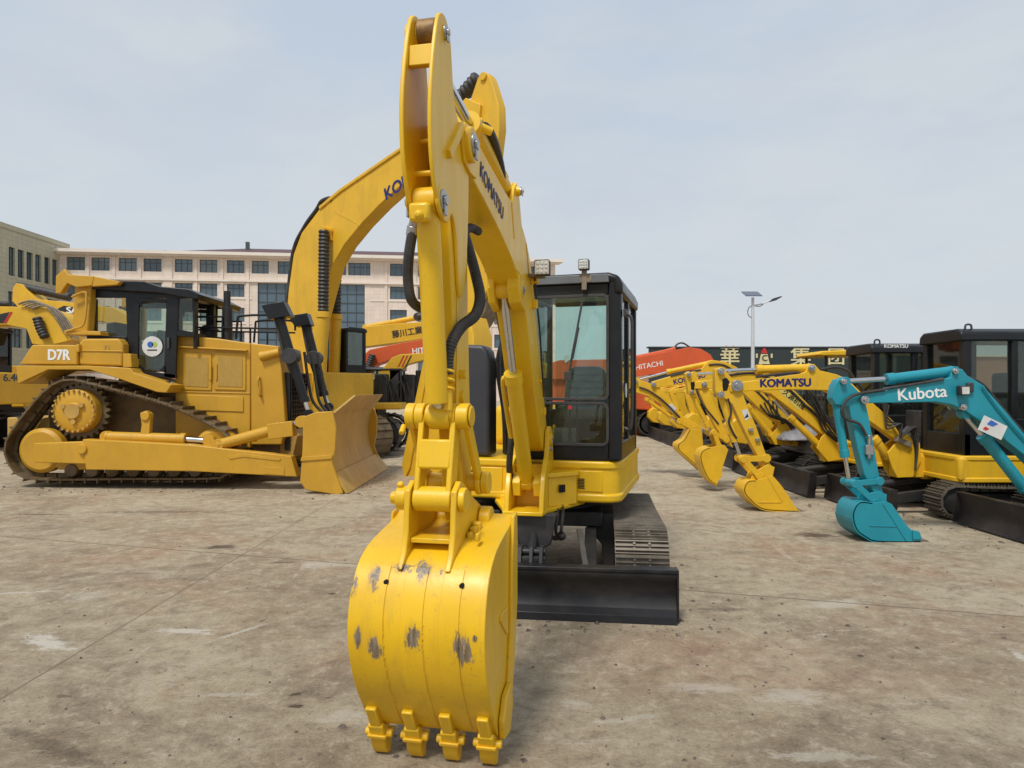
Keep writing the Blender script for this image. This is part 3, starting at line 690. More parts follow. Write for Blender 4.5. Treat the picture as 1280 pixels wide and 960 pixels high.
# ---- undercarriage
m = M(U)
m.box(-.50, .50, -.5, .5, .44, .56)
m.prismu([(-.60, .10), (-.50, .10), (-.50, .28), (-.36, .44), (-.36, .54), (-.60, .54)], -.45, .45); m.prismu([(.60, .10), (.50, .10), (.50, .28), (.36, .44), (.36, .54), (.60, .54)], -.45, .45)
m.build('undercarriage', mt['und'], X, .01)
m = M(U)
m.cyl((0, 0, .50), (0, 0, .64), .42, n=40); m.cyl((0, 0, .54), (0, 0, .58), .46, n=40); m.build('slewing_ring', mt['und'], X, .004)
for s_, nm in ((1, 'track'), (-1, 'track')):
    w0, w1 = (.585, .975) if s_ > 0 else (-.975, -.585)
    m = M(U); track(m, oval(-1.05, 1.08, .03, .50, .01), w0, w1, .115, .02, .022, 3, True)
    to = m.build(nm, mt['trk'], X, 0)
    m = M(U); wc = (w0+w1)/2
    m.prism([(-.85, .16), (.85, .16), (.85, .36), (-.85, .36)], wc-.09, wc+.09)
    m.build('track_frame', mt['und'], to, .01)
    for u_, z_, r_ in ((.84, .265, .185), (-.82, .265, .185)):
        M(U).lathe(u_, z_, [(.05, wc-.07), (r_, wc-.06), (r_, wc+.06), (.05, wc+.07)]).build('idler' if u_ > 0 else 'sprocket', mt['und'], to, .006)
    for k in range(4): M(U).lathe(-.5+k*.34, .13, [(.03, wc-.12), (.075, wc-.11), (.06, wc), (.075, wc+.11), (.03, wc+.12)], 20).build('roller', mt['und'], to, .003)
# ---- blade
bl = M(U)
cur = [(1.335, .335), (1.345, .30), (1.31, .22), (1.305, .14), (1.35, .05), (1.385, .012)]
cu_ = catmull([(a, b, 0) for a, b in cur], 4); front = [(p.x+.10, p.y) for p in cu_]; back = [(p.x+.075, p.y) for p in cu_][::-1]
bl.prism(front+back, -.98, .985)
bo = bl.build('dozer_blade', mt['bladeb'], X, .003)
bl = M(U); bl.box(1.36, 1.455, -.98, .985, .325, .352); bl.build('top_edge', mt['bladeb'], bo, .006)
bl = M(U)
for w_ in (-.992, .983): bl.prism([(1.30, .34), (1.46, .352), (1.47, .01), (1.38, .01), (1.33, .12)], w_, w_+.012)
bl.build('end_plate', mt['bladeb'], bo, .002)
bl = M(U); bl.prism([(1.43, .0), (1.50, .0), (1.49, .05), (1.435, .085)], -.975, .98); bl.build('cutting_edge', mt['bladeb'], bo, .003)
for w_ in (-.46, .36):
    m = M(U); m.prism([(.5, .30), (1.36, .16), (1.36, .28), (.5, .44)], w_, w_+.09); m.build('blade_arm', mt['und'], bo, .008)
# blade lift ram under its black guard
m = M(U); m.prismu([(-.16, .64), (.16, .64), (.12, .42), (.085, .40), (-.085, .40), (-.12, .42)], .98, 1.10); m.build('ram_guard', mt['blk2'], X, .01)
m = M(U); m.box(1.20, 1.30, -.115, .095, .345, .375)
for w_ in (-.10, -.02, .05): m.prism([(1.16, .33), (1.34, .33), (1.30, .44), (1.20, .44)], w_, w_+.025)
m.pin(1.24, .40, -.12, .09, .022); m.build('clevis', mt['blk2'], bo, .003)
m = M(U); m.cyl((1.24, -.01, .40), (1.02, -.01, .52), .032); m.build('blade_ram', mt['und'], bo, 0)
m = M(U); m.beam(U.Q(724, 662, 1.08), U.Q(732, 708, 1.30), .04, .02); m.build('hose_bar', mt['trkd'], X, .003)
m = M(U)
for w_ in (.15, .19): m.tube([(.8, w_, .66), (.95, w_+.01, .62), (1.0, w_, .50), (.9, w_, .42), (.7, w_-.1, .40)], .012, 8)
m.sph((.97, .19, .46), .035); m.build('hose', mt['hose'], X, 0)
# ---- revolving house, lower yellow body
def rr(u0, u1, w0, w1, r=.12, n=5, corners=(1, 1, 1, 1)):
    pts = []
    for cu0, cw0, a0, f in ((u1-r, w1-r, 0, corners[0]), (u0+r, w1-r, 90, corners[1]), (u0+r, w0+r, 180, corners[2]), (u1-r, w0+r, 270, corners[3])):
        if f:
            for k in range(n+1): a = R(a0+90*k/n); pts.append((cu0+r*cos(a), cw0+r*sin(a)))
        else: pts.append((cu0+r*cos(R(a0+45))*sqrt(2), cw0+r*sin(R(a0+45))*sqrt(2)))
    return pts
m = M(H); m.prismz(rr(-1.0, .60, -.80, .73, .14), .70, .985); bd = m.build('house_body', Y, X, .012)
m = M(H); m.prismz(rr(-1.02, .615, -.815, .745, .15), .665, .735); m.build('lower_skirt', Y, bd, .02, seg=4)
m = M(H); m.prismz(rr(-1.01, .612, -.81, .742, .15), .925, .99); m.build('upper_rim', Y, bd, .018, seg=4)
m = M(H); m.box(-.8, .45, -.7, .65, .62, .664); m.build('belly_plate', mt['und'], X, .01)
m = M(H); m.box(.598, .609, .14, .60, .75, .915); m.build('front_panel', Y, bd, .008)
m = M(H)
for k in range(7): m.box(.603, .615, .395, .455 if k % 2 else .46, .775+k*.012, .781+k*.012)
m.build('louvre', mt['hole'], bd, 0)
m = M(H); m.cyl((.607, .385, .87), (.616, .385, .87), .026); m.build('lock', Y, bd, .002)
M(H).cyl((.6165, .385, .868), (.618, .385, .868), .009).build('keyhole', mt['gstl'], bd, 0)
m = M(H); m.box(.60, .612, .128, .138, .74, .92); m.build('panel_gap', mt['hole'], bd, 0)
# right hand front louvres, seen left of the swing post
m = M(H); m.box(.60, .612, -.56, -.22, .72, .92); lp = m.build('louvre_panel', Y, bd, .006)
m = M(H)
for k in range(6): m.box(.612, .616, -.50, -.40, .745+k*.027, .756+k*.027)
m.box(.612, .616, -.365, -.335, .85, .88); m.build('louvre', mt['hole'], lp, 0)
# black right hand cowl
prof = [(-.36, 1.0), (-.36, 1.77), (-.38, 1.88), (-.42, 1.93), (-.80, 1.95), (-.82, 1.0)]
m = M(H); m.prismu(prof, .30, .52); m.build('side_cowl', mt['dgry'], X, .03, seg=4)
m = M(H); m.prismu([(-.40, 1.0), (-.12, 1.0), (-.14, 1.50), (-.40, 1.60)], -.6, .0); m.build('engine_cover', mt['blk'], X, .02)
m = M(H); m.box(-.98, -.8, -.75, .55, .98, 1.40); m.build('counterweight', Y, X, .08, seg=4)
# ---- cab: posts, panes, roof
cb = M(H); c0, c1, f0, f1, z0, z1 = -.12, .745, -.62, .60, 1.0, 2.40
def post(w0, w1, u0, u1, za, zb, mm): mm.box(u0, u1, w0, w1, za, zb)
m = M(H)
m.prismz(rr(f1-.10, f1, c1-.10, c1, .045, 4, (1, 0, 0, 0)), z0, z1)          # front corner posts
m.box(f1-.08, f1, c0, c0+.055, z0+.003, z1)
m.box(f0, f0+.05, c0, c0+.05, z0, z1); m.prismz(rr(f0, f0+.1, c1-.1, c1, .045, 4, (0, 1, 0, 0)), z0, z1)
m.box(-.02, .05, c1-.06, c1-.005, z0, z1)
m.box(f1-.07, f1-.005, c0+.055, c1-.1, z0, z0+.135)                            # sill
m.box(f1-.065, f1-.008, c0+.055, c1-.1, 2.30, z1-.002)
m.box(f0+.002, f1-.1, c1-.055, c1-.003, z0, z0+.14); m.box(f0+.002, f1-.1, c0, c0+.05, z0, z0+.45)
m.box(f0+.002, f1-.1, c1-.055, c1-.003, 2.33, z1-.002); m.box(f0+.002, f1-.08, c0+.002, c0+.05, 2.355, z1-.002)
m.box(f0, f0+.05, c0+.08, c1-.1, z0, z0+.42); m.box(f0, f0+.05, c0+.08, c1-.1, 2.365, z1-.002)
cab = m.build('cab', mt['blk'], X, .012)
m = M(H); m.prismz(rr(f0+.04, f1-.02, c0+.02, c1-.05, .08), z0-.01, z0+.03); m.build('cab_floor', mt['blk2'], cab, .004)
m = M(H); m.prismu([(c0-.01, 2.392), (c0, 2.455), (c0+.06, 2.475), (c1-.10, 2.478), (c1-.02, 2.45), (c1+.012, 2.38), (c1+.012, 2.30), (c1-.06, 2.30), (c1-.07, 2.392)], f0-.02, f1+.012)
m.build('cab_roof', mt['blk'], cab, .03, seg=4)
m = M(H); m.prismu([(c0, 2.395), (c1-.09, 2.395), (c1-.10, 2.462), (c0+.01, 2.462)], f1+.012, f1+.03); m.build('roof_fascia', mt['gry'], cab, .006)
# frames of the windscreen with rounded corners
def rframe(w0, w1, za, zb, u, t_, r, name, mat, par, inner=True):
    def rc(a0, a1, b0, b1, r_):
        o_ = []
        for cx, cz, st in ((a1-r_, b1-r_, 0), (a0+r_, b1-r_, 90), (a0+r_, b0+r_, 180), (a1-r_, b0+r_, 270)):
            for k in range(6): a = R(st+18*k); o_.append((cx+r_*cos(a), cz+r_*sin(a)))
        return o_
    o_, i_ = rc(w0, w1, za, zb, r), rc(w0+t_, w1-t_, za+t_, zb-t_, max(.01, r-t_)); n = len(o_)
    vs = [(u, *p) for p in o_]+[(u, *p) for p in i_]+[(u-.02, *p) for p in o_]+[(u-.02, *p) for p in i_]
    fs = []
    for k in range(n):
        q = (k+1) % n; fs += [[k, q, n+q, n+k], [2*n+k, 3*n+k, 3*n+q, 2*n+q], [k, 2*n+k, 2*n+q, q], [n+k, n+q, 3*n+q, 3*n+k]]
    return M(H).add(vs, fs).build(name, mat, par, .002)
ws = rframe(c0+.05, c1-.095, 1.47, 2.31, f1+.004, .022, .05, 'windscreen', mt['blk2'], cab)
M(H).box(f1-.014, f1-.008, c0+.055, c1-.10, 1.475, 2.305).build('pane', mt['glass'], ws, 0)
lw = rframe(c0+.05, c1-.095, 1.11, 1.46, f1+.004, .022, .06, 'lower_window', mt['blk2'], cab)
M(H).box(f1-.014, f1-.008, c0+.055, c1-.10, 1.12, 1.45).build('pane', mt['glassd'], lw, 0)
M(H).box(f0+.02, f0+.025, c0+.08, c1-.1, z0+.42, 2.365).build('rear_window', mt['glass'], cab, 0)
M(H).box(f0+.1, f1-.1, c1-.03, c1-.025, z0+.14, 2.33).build('side_window', mt['glassd'], cab, 0)
M(H).box(f0+.08, f1-.08, c0+.02, c0+.025, z0+.45, 2.355).build('side_window', mt['glass'], cab, 0)
m = M(H); m.tube([(.50, c1+.01, 2.15), (.52, c1+.07, 2.12), (.52, c1+.075, 1.9), (.50, c1+.07, 1.3), (.48, c1+.012, 1.25)], .013, 8); m.build('grab_rail', mt['blk2'], cab, 0)
m = M(H); m.box(.42, .56, c1+.01, c1+.035, 2.13, 2.19); m.build('hinge', mt['blk2'], cab, .003)
M(H).cyl((.3, c1+.002, 1.55), (.3, c1+.006, 1.55), .06).build('door_sticker', mt['paper'], cab, 0)
# inside
seat = M(H); seat.prismu([(.12, 1.42), (.14, 1.70), (.20, 1.77), (.46, 1.77), (.53, 1.68), (.55, 1.42), (.50, 1.36), (.17, 1.36)], -.32, -.20)
so_ = seat.build('seat', mt['seat'], X, .04, seg=4)
seat = M(H); seat.prismz(rr(-.28, .18, .12, .54, .1), 1.30, 1.42); seat.build('cushion', mt['seat'], so_, .03, seg=3)
seat = M(H)
for k in range(5): seat.prismu([(.17, 1.45+k*.06), (.50, 1.45+k*.06), (.50, 1.495+k*.06), (.17, 1.495+k*.06)], -.20, -.183)
seat.build('quilting', mt['seat'], so_, .015, seg=3)
m = M(H)
for w_ in (.06, .60): m.tube([(.12, w_, 1.30), (.2, w_, 1.5), (.22, w_-.01, 1.58)], .014); m.sph((.22, w_-.01, 1.61), .032, (1, 1, 1.5), 6)
for w_ in (.30, .36): m.tube([(.42, w_, 1.05), (.40, w_, 1.35), (.41, w_, 1.5)], .009, 6)
m.box(.35, .5, .24, .30, 1.04, 1.1); m.box(.35, .5, .38, .44, 1.04, 1.1); m.box(-.2, .25, .02, .1, 1.25, 1.38)
m.build('control_lever', mt['blk2'], cab, .003)
M(H).box(.36, .364, .16, .36, 1.10, 1.24).build('placard', mt['paper'], cab, 0)
m = M(H); m.beam((f1+.02, .33, 1.66), (f1+.02, .44, 2.24), .018, .014); m.beam((f1+.024, .36, 1.80), (f1+.024, .41, 2.05), .03, .02); m.box(f1, f1+.04, .30, .36, 1.63, 1.70); m.build('wiper', mt['blk2'], cab, .002)
m = M(H); m.cyl((f1-.005, .34, 1.415), (f1-.003, .34, 1.415), .016); m.build('sticker', mt['red'], cab, 0)
m = M(H); m.beam((f1+.03, .46, 2.34), (f1+.03, .46, 2.50), .04, .02); m.box(f1, f1+.035, .42, .52, 2.40, 2.46); m.build('lamp_bracket', mt['gstl'], cab, .003)
worklight(H, f1+.07, .46, 2.535, .085, cab)
# hoses between cowl and boom
m = M(H)
for k, (w_, u_) in enumerate(((-.24, .42), (-.29, .36), (-.19, .40), (-.32, .3))):
    m.tube([(u_-.1, w_, 1.0), (u_, w_+.02, 1.35), (u_+.02, w_-.01*k, 1.75), (u_+.04, w_+.02, 1.98), (u_+.16, w_+.1, 2.05)], .019, 8, ribs=.03 if k < 2 else 0)
m.build('boom_hose', mt['hose'], X, 0)
m = M(H); m.tube([(.46, -.08, 1.62), (.48, -.10, 1.55), (.50, -.08, 1.42), (.52, -.14, 1.36), (.52, -.20, 1.40)], .024, 8); m.tube([(.46, -.06, 1.52), (.5, -.06, 1.42), (.52, -.07, 1.36)], .02, 8)
m.box(.46, .50, -.20, -.10, 1.28, 1.35); m.build('hose_clamp', Y, X, .003)
# ---- swing post
sw = M(B)
base = [(.62, -.34), (1.0, -.20), (1.16, -.16), (1.16, .135), (1.02, .15), (.55, .38), (.3, .38), (.3, -.34)]
sw.prismz(base, .635, .665)
sp_ = sw.build('swing_post', Y, X, .006)
m = M(B); m.prism([(.45, .66), (1.14, .66), (1.12, .78), (1.06, .92), (.98, 1.0), (.90, 1.05), (.84, 1.24), (.76, 1.27), (.68, 1.24), (.62, 1.0)], .105, .140); m.build('cheek_plate', Y, sp_, .005)
m = M(B); m.prism([(.45, .66), (1.14, .66), (1.12, .78), (1.06, .92), (.95, 1.0), (.84, 1.04), (.80, 1.24), (.72, 1.25), (.62, 1.0)], -.155, -.12); m.build('cheek_plate', Y, sp_, .005)
m = M(B); m.box(.50, .86, -.12, .105, .66, .98); m.box(.4, .62, -.30, .34, .66, .70); m.build('core', Y, sp_, .006)
m = M(B); m.prismz([(.45, .14), (.90, .14), (.70, .33), (.45, .36)], .66, .90); m.prismz([(.45, .14), (.93, .14), (.72, .345), (.45, .375)], .885, .92); so2 = m.build('gusset', Y, sp_, .006)
m = M(B); m.cyl((.805, .205, .79), (.813, .215, .79), .001); m = M(B)
a_, b_ = Vector((.88, .165)), Vector((.74, .30)); 
p0 = a_.lerp(b_, .30); p1 = a_.lerp(b_, .62); nn = Vector((.004, .005))*1.6
m.add([(p0.x+nn.x, p0.y+nn.y, .765), (p1.x+nn.x, p1.y+nn.y, .765), (p1.x+nn.x, p1.y+nn.y, .825), (p0.x+nn.x, p0.y+nn.y, .825)], [[0, 1, 2, 3]]).build('vent', mt['hole'], so2, 0)
m = M(B)
for w0, w1 in ((-.115, -.055), (.045, .10)): m.prism([(.86, .74), (1.02, .76), (1.04, .86), (.99, .92), (.92, .92), (.86, .84)], w0, w1)
m.pin(.955, .85, -.125, .12, .045); m.build('ram_bracket', Y, sp_, .005)
boltcap(B, .955, .85, .12, .022, sp_); boltcap(B, .76, 1.18, .14, .036, sp_); boltcap(B, .80, 1.10, .14, .02, sp_)
m = M(B); m.pin(.76, 1.17, -.16, .15, .05); m.build('foot_pin', Y, sp_, .003)
# ---- boom
up = [(.68, 1.20), (.80, 1.42), (.93, 1.62), (1.10, 1.90), (1.30, 2.22), (1.40, 2.36), (1.52, 2.48), (1.70, 2.58), (1.97, 2.65), (2.36, 2.68), (2.70, 2.71), (3.0, 2.735), (3.16, 2.71)]
dn = [(3.20, 2.64), (3.18, 2.56), (3.08, 2.53), (2.94, 2.52), (2.52, 2.44), (2.23, 2.37), (2.00, 2.30), (1.80, 2.20), (1.64, 2.08), (1.52, 1.92), (1.38, 1.70), (1.18, 1.42), (.98, 1.16), (.86, 1.09), (.76, 1.08), (.69, 1.12)]
body = [(p.x, p.y) for p in catmull([(a, b, 0) for a, b in up], 3)] + [(p.x, p.y) for p in catmull([(a, b, 0) for a, b in dn], 3)]
m = M(B); m.prism(body, -.098, .098); bm_ = m.build('boom', Y, X, .006)
# side plates stand proud at both ends
for w0, w1 in ((.098, .112), (-.112, -.098)):
    m = M(B); m.prism([(2.90, 2.72), (3.02, 2.745), (3.17, 2.72), (3.21, 2.64), (3.17, 2.55), (3.08, 2.525), (2.97, 2.53)], w0, w1); m.build('fork_plate', Y, bm_, .004)
m = M(B); m.pin(3.12, 2.635, .085, .138, .078); m.pin(3.12, 2.635, -.138, -.085, .078); m.build('fork_boss', Y, bm_, .006)
boltcap(B, 3.12, 2.635, .138, .060, bm_); boltcap(B, 3.12, 2.635, -.138, .060, bm_, -1)
m = M(B); m.pin(.76, 1.17, -.115, .10, .085); m.build('foot_boss', Y, bm_, .006)
# ram eye bracket on the belly, arm ram bracket on the back
m = M(B)
for w0, w1 in ((-.106, -.060), (.024, .106)): m.prism([(1.62, 2.08), (1.70, 2.06), (1.84, 2.10), (1.89, 2.19), (1.88, 2.27), (1.98, 2.29), (1.7, 2.3)], w0, w1)
m.build('ram_lug', Y, bm_, .012, seg=3)
m = M(B); m.pin(1.79, 2.19, -.112, .112, .05); m.build('lug_pin', Y, bm_, .004); boltcap(B, 1.79, 2.19, .108, .030, bm_)
m = M(B)
for w0 in (-.075, .05): m.prism([(1.58, 2.50), (1.66, 2.56), (1.98, 2.64), (1.90, 2.80), (1.82, 2.86), (1.74, 2.82)], w0, w0+.025)
m.pin(1.82, 2.805, -.085, .10, .03); m.build('ram_lug', Y, bm_, .004); boltcap(B, 1.82, 2.805, .10, .028, bm_)
m = M(B); m.box(1.40, 1.46, .098, .15, 2.28, 2.34); m.box(1.32, 1.38, .098, .13, 2.12, 2.18); m.box(.86, .90, .098, .118, 1.36, 1.42); m.pin(1.05, 1.62, .098, .113, .012); m.build('hose_guide', Y, bm_, .004)
p0 = B.P(601, 213, .1); p1 = B.P(627.5, 262, .1)
ang = atan2(p1[1]-p0[1], p1[0]-p0[0])
text(B, 'KOMATSU', 2.86, 2.615, .1005, .110, -.504, -.085, mt['navy'], bm_, bold=.035, sx=1.04)
m = M(B)
m.tube([(1.62, .098, 2.52), (1.55, .098, 2.40), (1.50, .098, 2.32)], .005, 6); m.build('weld_seam', mt['yel2'], bm_, 0)
m = M(B); m.tube([(2.10, .098, 2.66), (2.02, .098, 2.46)], .005, 6)
m.build('weld_seam', mt['yel2'], bm_, 0)
worklight(B, 1.60, .20, 2.36, .105, bm_)
m = M(B); m.tube([(1.55, .17, 2.33), (1.46, .13, 2.3), (1.2, .12, 2.0), (1.05, .115, 1.7), (.92, .11, 1.5)], .007, 6); m.build('lamp_cable', mt['hose'], bm_, 0)
m = M(B); m.box(1.42, 1.56, .10, .20, 2.315, 2.33); m.build('lamp_bracket', mt['gstl'], bm_, .002)
# arm ram on top of the boom
cylinder(B, (1.82, 2.805), (2.70, 2.900), (3.42, 2.970), .056, .027, .0, X, Y, pipe=True, wd=.11, eye=.055)
m = M(B); m.tube([B.Q(606, 158, 2.62), B.Q(614, 168, 2.5), B.Q(622, 192, 2.3), B.Q(627, 216, 2.1), B.Q(629, 242, 1.9)], .024, 10); m.build('arm_hose', mt['hose'], X, 0)
m = M(B); m.cyl((2.66, .04, 2.90), (2.62, .10, 2.88), .022); m.tube([(2.62, .04, 2.95), (2.2, .03, 2.91), (1.9, .03, 2.87)], .012, 8); m.build('oil_pipe', Y, X, .002)
# boom ram
cylinder(B, (.955, .85), (1.475, 1.66), (1.79, 2.19), .055, .027, -.018, X, Y, wd=.085, eye=.055)
m = M(B); m.tube([(1.44, -.075, 1.64), (1.42, -.10, 1.60), (1.20, -.11, 1.34), (1.1, -.1, 1.15)], .018, 8); m.build('oil_pipe', Y, X, 0)
m = M(B); m.tube([(1.12, -.10, 1.2), (1.06, -.13, 1.0), (.95, -.14, .85), (.8, -.14, .72)], .024, 8); m.build('ram_hose', mt['hose'], X, 0)
m = M(B); m.beam((1.50, -.155, 2.20), (1.0, -.2, 1.95), .012, .07); m.build('hose_plate', mt['gstl'], X, .002)
# ---- arm
arm_o = [(3.06, 2.70), (3.02, 2.62), (3.02, 2.50), (3.03, 2.30), (3.01, 1.9), (2.97, 1.4), (2.94, 1.02), (2.95, .95), (3.0, .92), (3.06, .95), (3.10, 1.05), (3.17, 1.4), (3.24, 1.8), (3.30, 2.18), (3.30, 2.50), (3.26, 2.68), (3.15, 2.72)]
m = M(B); m.prism(arm_o, -.012, .082); ar = m.build('arm', Y, X, .008)
tip_o = [(3.34, 2.97), (3.385, 3.03), (3.44, 3.045), (3.50, 3.01), (3.545, 2.90), (3.585, 2.74), (3.60, 2.58), (3.58, 2.42), (3.52, 2.29), (3.46, 2.235), (3.38, 2.23), (3.32, 2.28), (3.26, 2.20), (3.20, 1.95), (3.10, 2.1), (3.06, 2.5), (3.10, 2.67), (3.20, 2.69), (3.29, 2.76)]
tip_s = [(p.x, p.y) for p in catmull([(a, b, 0) for a, b in tip_o], 3, True)]
for w0, w1 in ((.082, .098), (-.030, -.012)):
    M(B).prism(tip_s, w0, w1).build('ear_plate', Y, ar, .004)
m = M(B); m.box(3.43, 3.53, -.012, .082, 2.84, 2.862); m.prism([(3.515, 2.80), (3.545, 2.80), (3.535, 2.885), (3.505, 2.89)], -.012, .082); m.build('cross_plate', Y, ar, .004)
m = M(B); m.pin(3.43, 2.975, -.004, .072, .058); m.build('tip_boss', mt['brz'], ar, .004); m = M(B); m.pin(3.43, 2.975, -.034, .102, .03); m.build('tip_pin', Y, ar, .002)
boltcap(B, 3.43, 2.975, .10, .034, ar)
m = M(B); m.pin(3.46, 2.41, -.02, .09, .011); m.pin(3.40, 2.56, -.02, .09, .010); m.build('stay_bolt', Y, ar, .002)
m = M(B); m.beam((3.40, .102, 2.50), (3.20, .102, 2.69), .03, .04); m.build('stop_bar', Y, ar, .004)
m = M(B); m.prism([(3.16, 2.50), (3.19, 2.50), (3.22, 1.30), (3.19, 1.28)], .0822, .086); m.build('arm_seam', Y, ar, .002)
boltcap(B, 3.455, 2.30, .098, .052, ar); boltcap(B, 3.455, 2.30, -.034, .052, ar, -1)
m = M(B); m.pin(3.455, 2.30, .085, .101, .066); m.pin(3.455, 2.30, -.034, -.028, .066); m.build('ram_boss', Y, ar, .004)
# warning stickers on the arm flank
for z_, s_ in ((2.19, .05), (2.08, .05)):
    M(B).box(3.12, 3.17, 0.0825, .0835, z_-.05, z_+.05).build('warning_sticker', mt['vinyl'], ar, 0)
M(B).prism([(3.13, 2.16), (3.16, 2.16), (3.145, 2.21)], .0837, .0843).build('warning_mark', mt['red'], ar, 0)
m = M(B); m.cyl((3.16, .078, 1.62), (3.16, .115, 1.62), .02); m.cyl((3.13, .078, 1.52), (3.13, .10, 1.52), .03); m.build('grease_fitting', Y, ar, .003)
# bucket ram
cylinder(B, (3.455, 2.30), (3.325, 1.50), (3.27, 1.44), .048, .034, .034, X, Y, wd=.09, eye=.055, rings=False)
m = M(B); m.prism([(3.51, 2.20), (3.55, 2.20), (3.555, 2.27), (3.50, 2.28)], -.01, .072); m.cyl((3.53, .034, 2.225), (3.57, .034, 2.22), .018); m.build('ram_port', Y, X, .012)
m = M(B); m.cyl(B.Q(521, 270, 3.47), B.Q(517, 283, 3.45), .022); m.cyl(B.Q(517, 283, 3.45), B.Q(515, 295, 3.44), .026); m.build('hose_fitting', mt['stl'], X, .002)
m = M(B); m.tube([B.Q(516, 288, 3.45), B.Q(511, 320, 3.44), B.Q(510, 350, 3.42), B.Q(514, 374, 3.40), B.Q(524, 384, 3.34), B.Q(536, 386, 3.25)], .021, 10); m.build('ram_hose', mt['hose'], X, 0)
m = M(B); m.tube([B.Q(570, 262, 2.9), B.Q(584, 305, 2.95), B.Q(595, 345, 3.0), B.Q(600, 372, 3.06), B.Q(594, 394, 3.14), B.Q(578, 407, 3.22), B.Q(566, 425, 3.29), B.Q(560, 448, 3.31), B.Q(560, 468, 3.31)], .0225, 10, ribs=.014); m.build('ram_hose', mt['hose'], X, 0)
m = M(B); q_ = B.Q(560, 462, 3.31); m.tube([(q_[0]+.024*cos(a*1.05), q_[1]+.024*sin(a*1.05), q_[2]-.006*a) for a in range(0, 18)], .007, 6, sub=3); m.cyl((q_[0], q_[1], q_[2]-.17), (q_[0], q_[1], q_[2]-.08), .019); m.tube([(q_[0], q_[1], q_[2]-.15), (q_[0]-.01, q_[1]+.005, q_[2]-.2), (3.25, .07, q_[2]-.22)], .014, 8); m.build('hose_fitting', Y, X, .002)
m = M(B); m.tube([(2.5, .0, 2.40), (2.75, .02, 2.36), (2.88, .0, 2.30), B.Q(566, 270, 2.92)], .02, 8, ribs=.014); m.build('ram_hose', mt['hose'], X, 0)
# ---- linkage
K, G, Q, S = (3.25, 1.44), (3.33, 1.10), (3.02, 1.13), (3.0, .96)
m = M(B)
for w0, w1 in ((-.120, -.08), (-.078, -.038), (.048, .10), (.102, .155), (.158, .166)): m.pin(K[0], K[1], w0, w1, .056 if w1 < .16 else .045)
m.pin(K[0], K[1], -.034, .044, .048); lk_ = m.build('linkage', Y, X, .006)
m = M(B); m.cyl((3.29, -.125, 1.40), (3.32, -.125, 1.37), .012); m.build('grease_fitting', Y, lk_, .002)
def bar(a, b, w0, w1, h, name, par, r=None):
    d = (Vector(b)-Vector(a)).normalized(); n_ = Vector((-d.y, d.x))*h/2
    q = [Vector(a)+n_, Vector(b)+n_, Vector(b)-n_, Vector(a)-n_]
    mm = M(B); mm.prism([(p.x, p.y) for p in q], w0, w1)
    if r: mm.pin(a[0], a[1], w0, w1, r); mm.pin(b[0], b[1], w0, w1, r)
    return mm.build(name, Y, par, .006)
bar(K, G, -.058, -.034, .085, 'link_plate', lk_); bar(K, G, .080, .104, .085, 'link_plate', lk_)
m = M(B); d = (Vector(G)-Vector(K)); a_ = Vector(K)+d*.30; b_ = Vector(K)+d*.66; n_ = Vector((-d.y, d.x)).normalized()
m.prism([tuple(a_+n_*.045), tuple(b_+n_*.045), tuple(b_+n_*.02), tuple(a_+n_*.02)], -.05, .096); m.build('web_plate', Y, lk_, .01)
bar(K, Q, -.12, -.096, .062, 'idler_link', lk_, .055); bar(K, Q, .125, .15, .062, 'idler_link', lk_, .055)
m = M(B); m.pin(Q[0], Q[1], -.15, .17, .04); m.pin(Q[0], Q[1], .152, .185, .05); m.pin(Q[0], Q[1], -.155, -.122, .05); m.build('idler_pin', Y, lk_, .004)
m = M(B); m.pin(G[0], G[1], -.058, .104, .052, 28); m.build('link_boss', Y, lk_, .005)
# ---- bucket
out = [(2.98, .985), (3.08, .955), (3.22, .93), (3.35, .90), (3.45, .845), (3.52, .745), (3.548, .63), (3.535, .51), (3.485, .38), (3.41, .26), (3.35, .18), (3.315, .14)]
oc = [(p.x, p.y) for p in catmull([(a, b, 0) for a, b in out], 5)]
def inset(pts, t_):
    o_ = []
    for i, p in enumerate(pts):
        a, b = Vector(pts[max(i-1, 0)]), Vector(pts[min(i+1, len(pts)-1)]); d = (b-a).normalized(); o_.append((p[0]-(-d.y)*t_ * 1, p[1]-(d.x)*t_*1))
    return o_
ic = inset(oc, -.012) if False else [(p[0]-.0, p[1]) for p in oc]
def band(pts, t_):
    o_ = []
    for i, p in enumerate(pts):
        a, b = Vector(pts[max(i-1, 0)]), Vector(pts[min(i+1, len(pts)-1)]); d = (b-a).normalized()
        n_ = Vector((d.y, -d.x)); c_ = Vector((3.2, .55)) - Vector(p)
        if n_.dot(c_) < 0: n_ = -n_
        q = Vector(p)+n_*t_; o_.append((q.x, q.y))
    return o_
W0, W1 = -.252, .280
def spot(px, py, w_, rx, rz):
    # on the shell near u 3.56
    u_, z_ = B.P(px, py, w_)
    u_ = 3.55; v_ = B.W(u_, w_, z_)-Vector(RM); return (v_.x, v_.y, v_.z, rx, rz)
def wfor(px, u_=3.55):
    for k in range(200):
        w_ = -.35+.7*k/199; q = B.W(u_, w_, 0)
        if CX+FOC*q.x/q.y >= px: return w_
    return .3
def zfor(py, w_, u_=3.55): q = B.W(u_, w_, 0); return CH+(HY-py)*q.y/FOC
sps = []
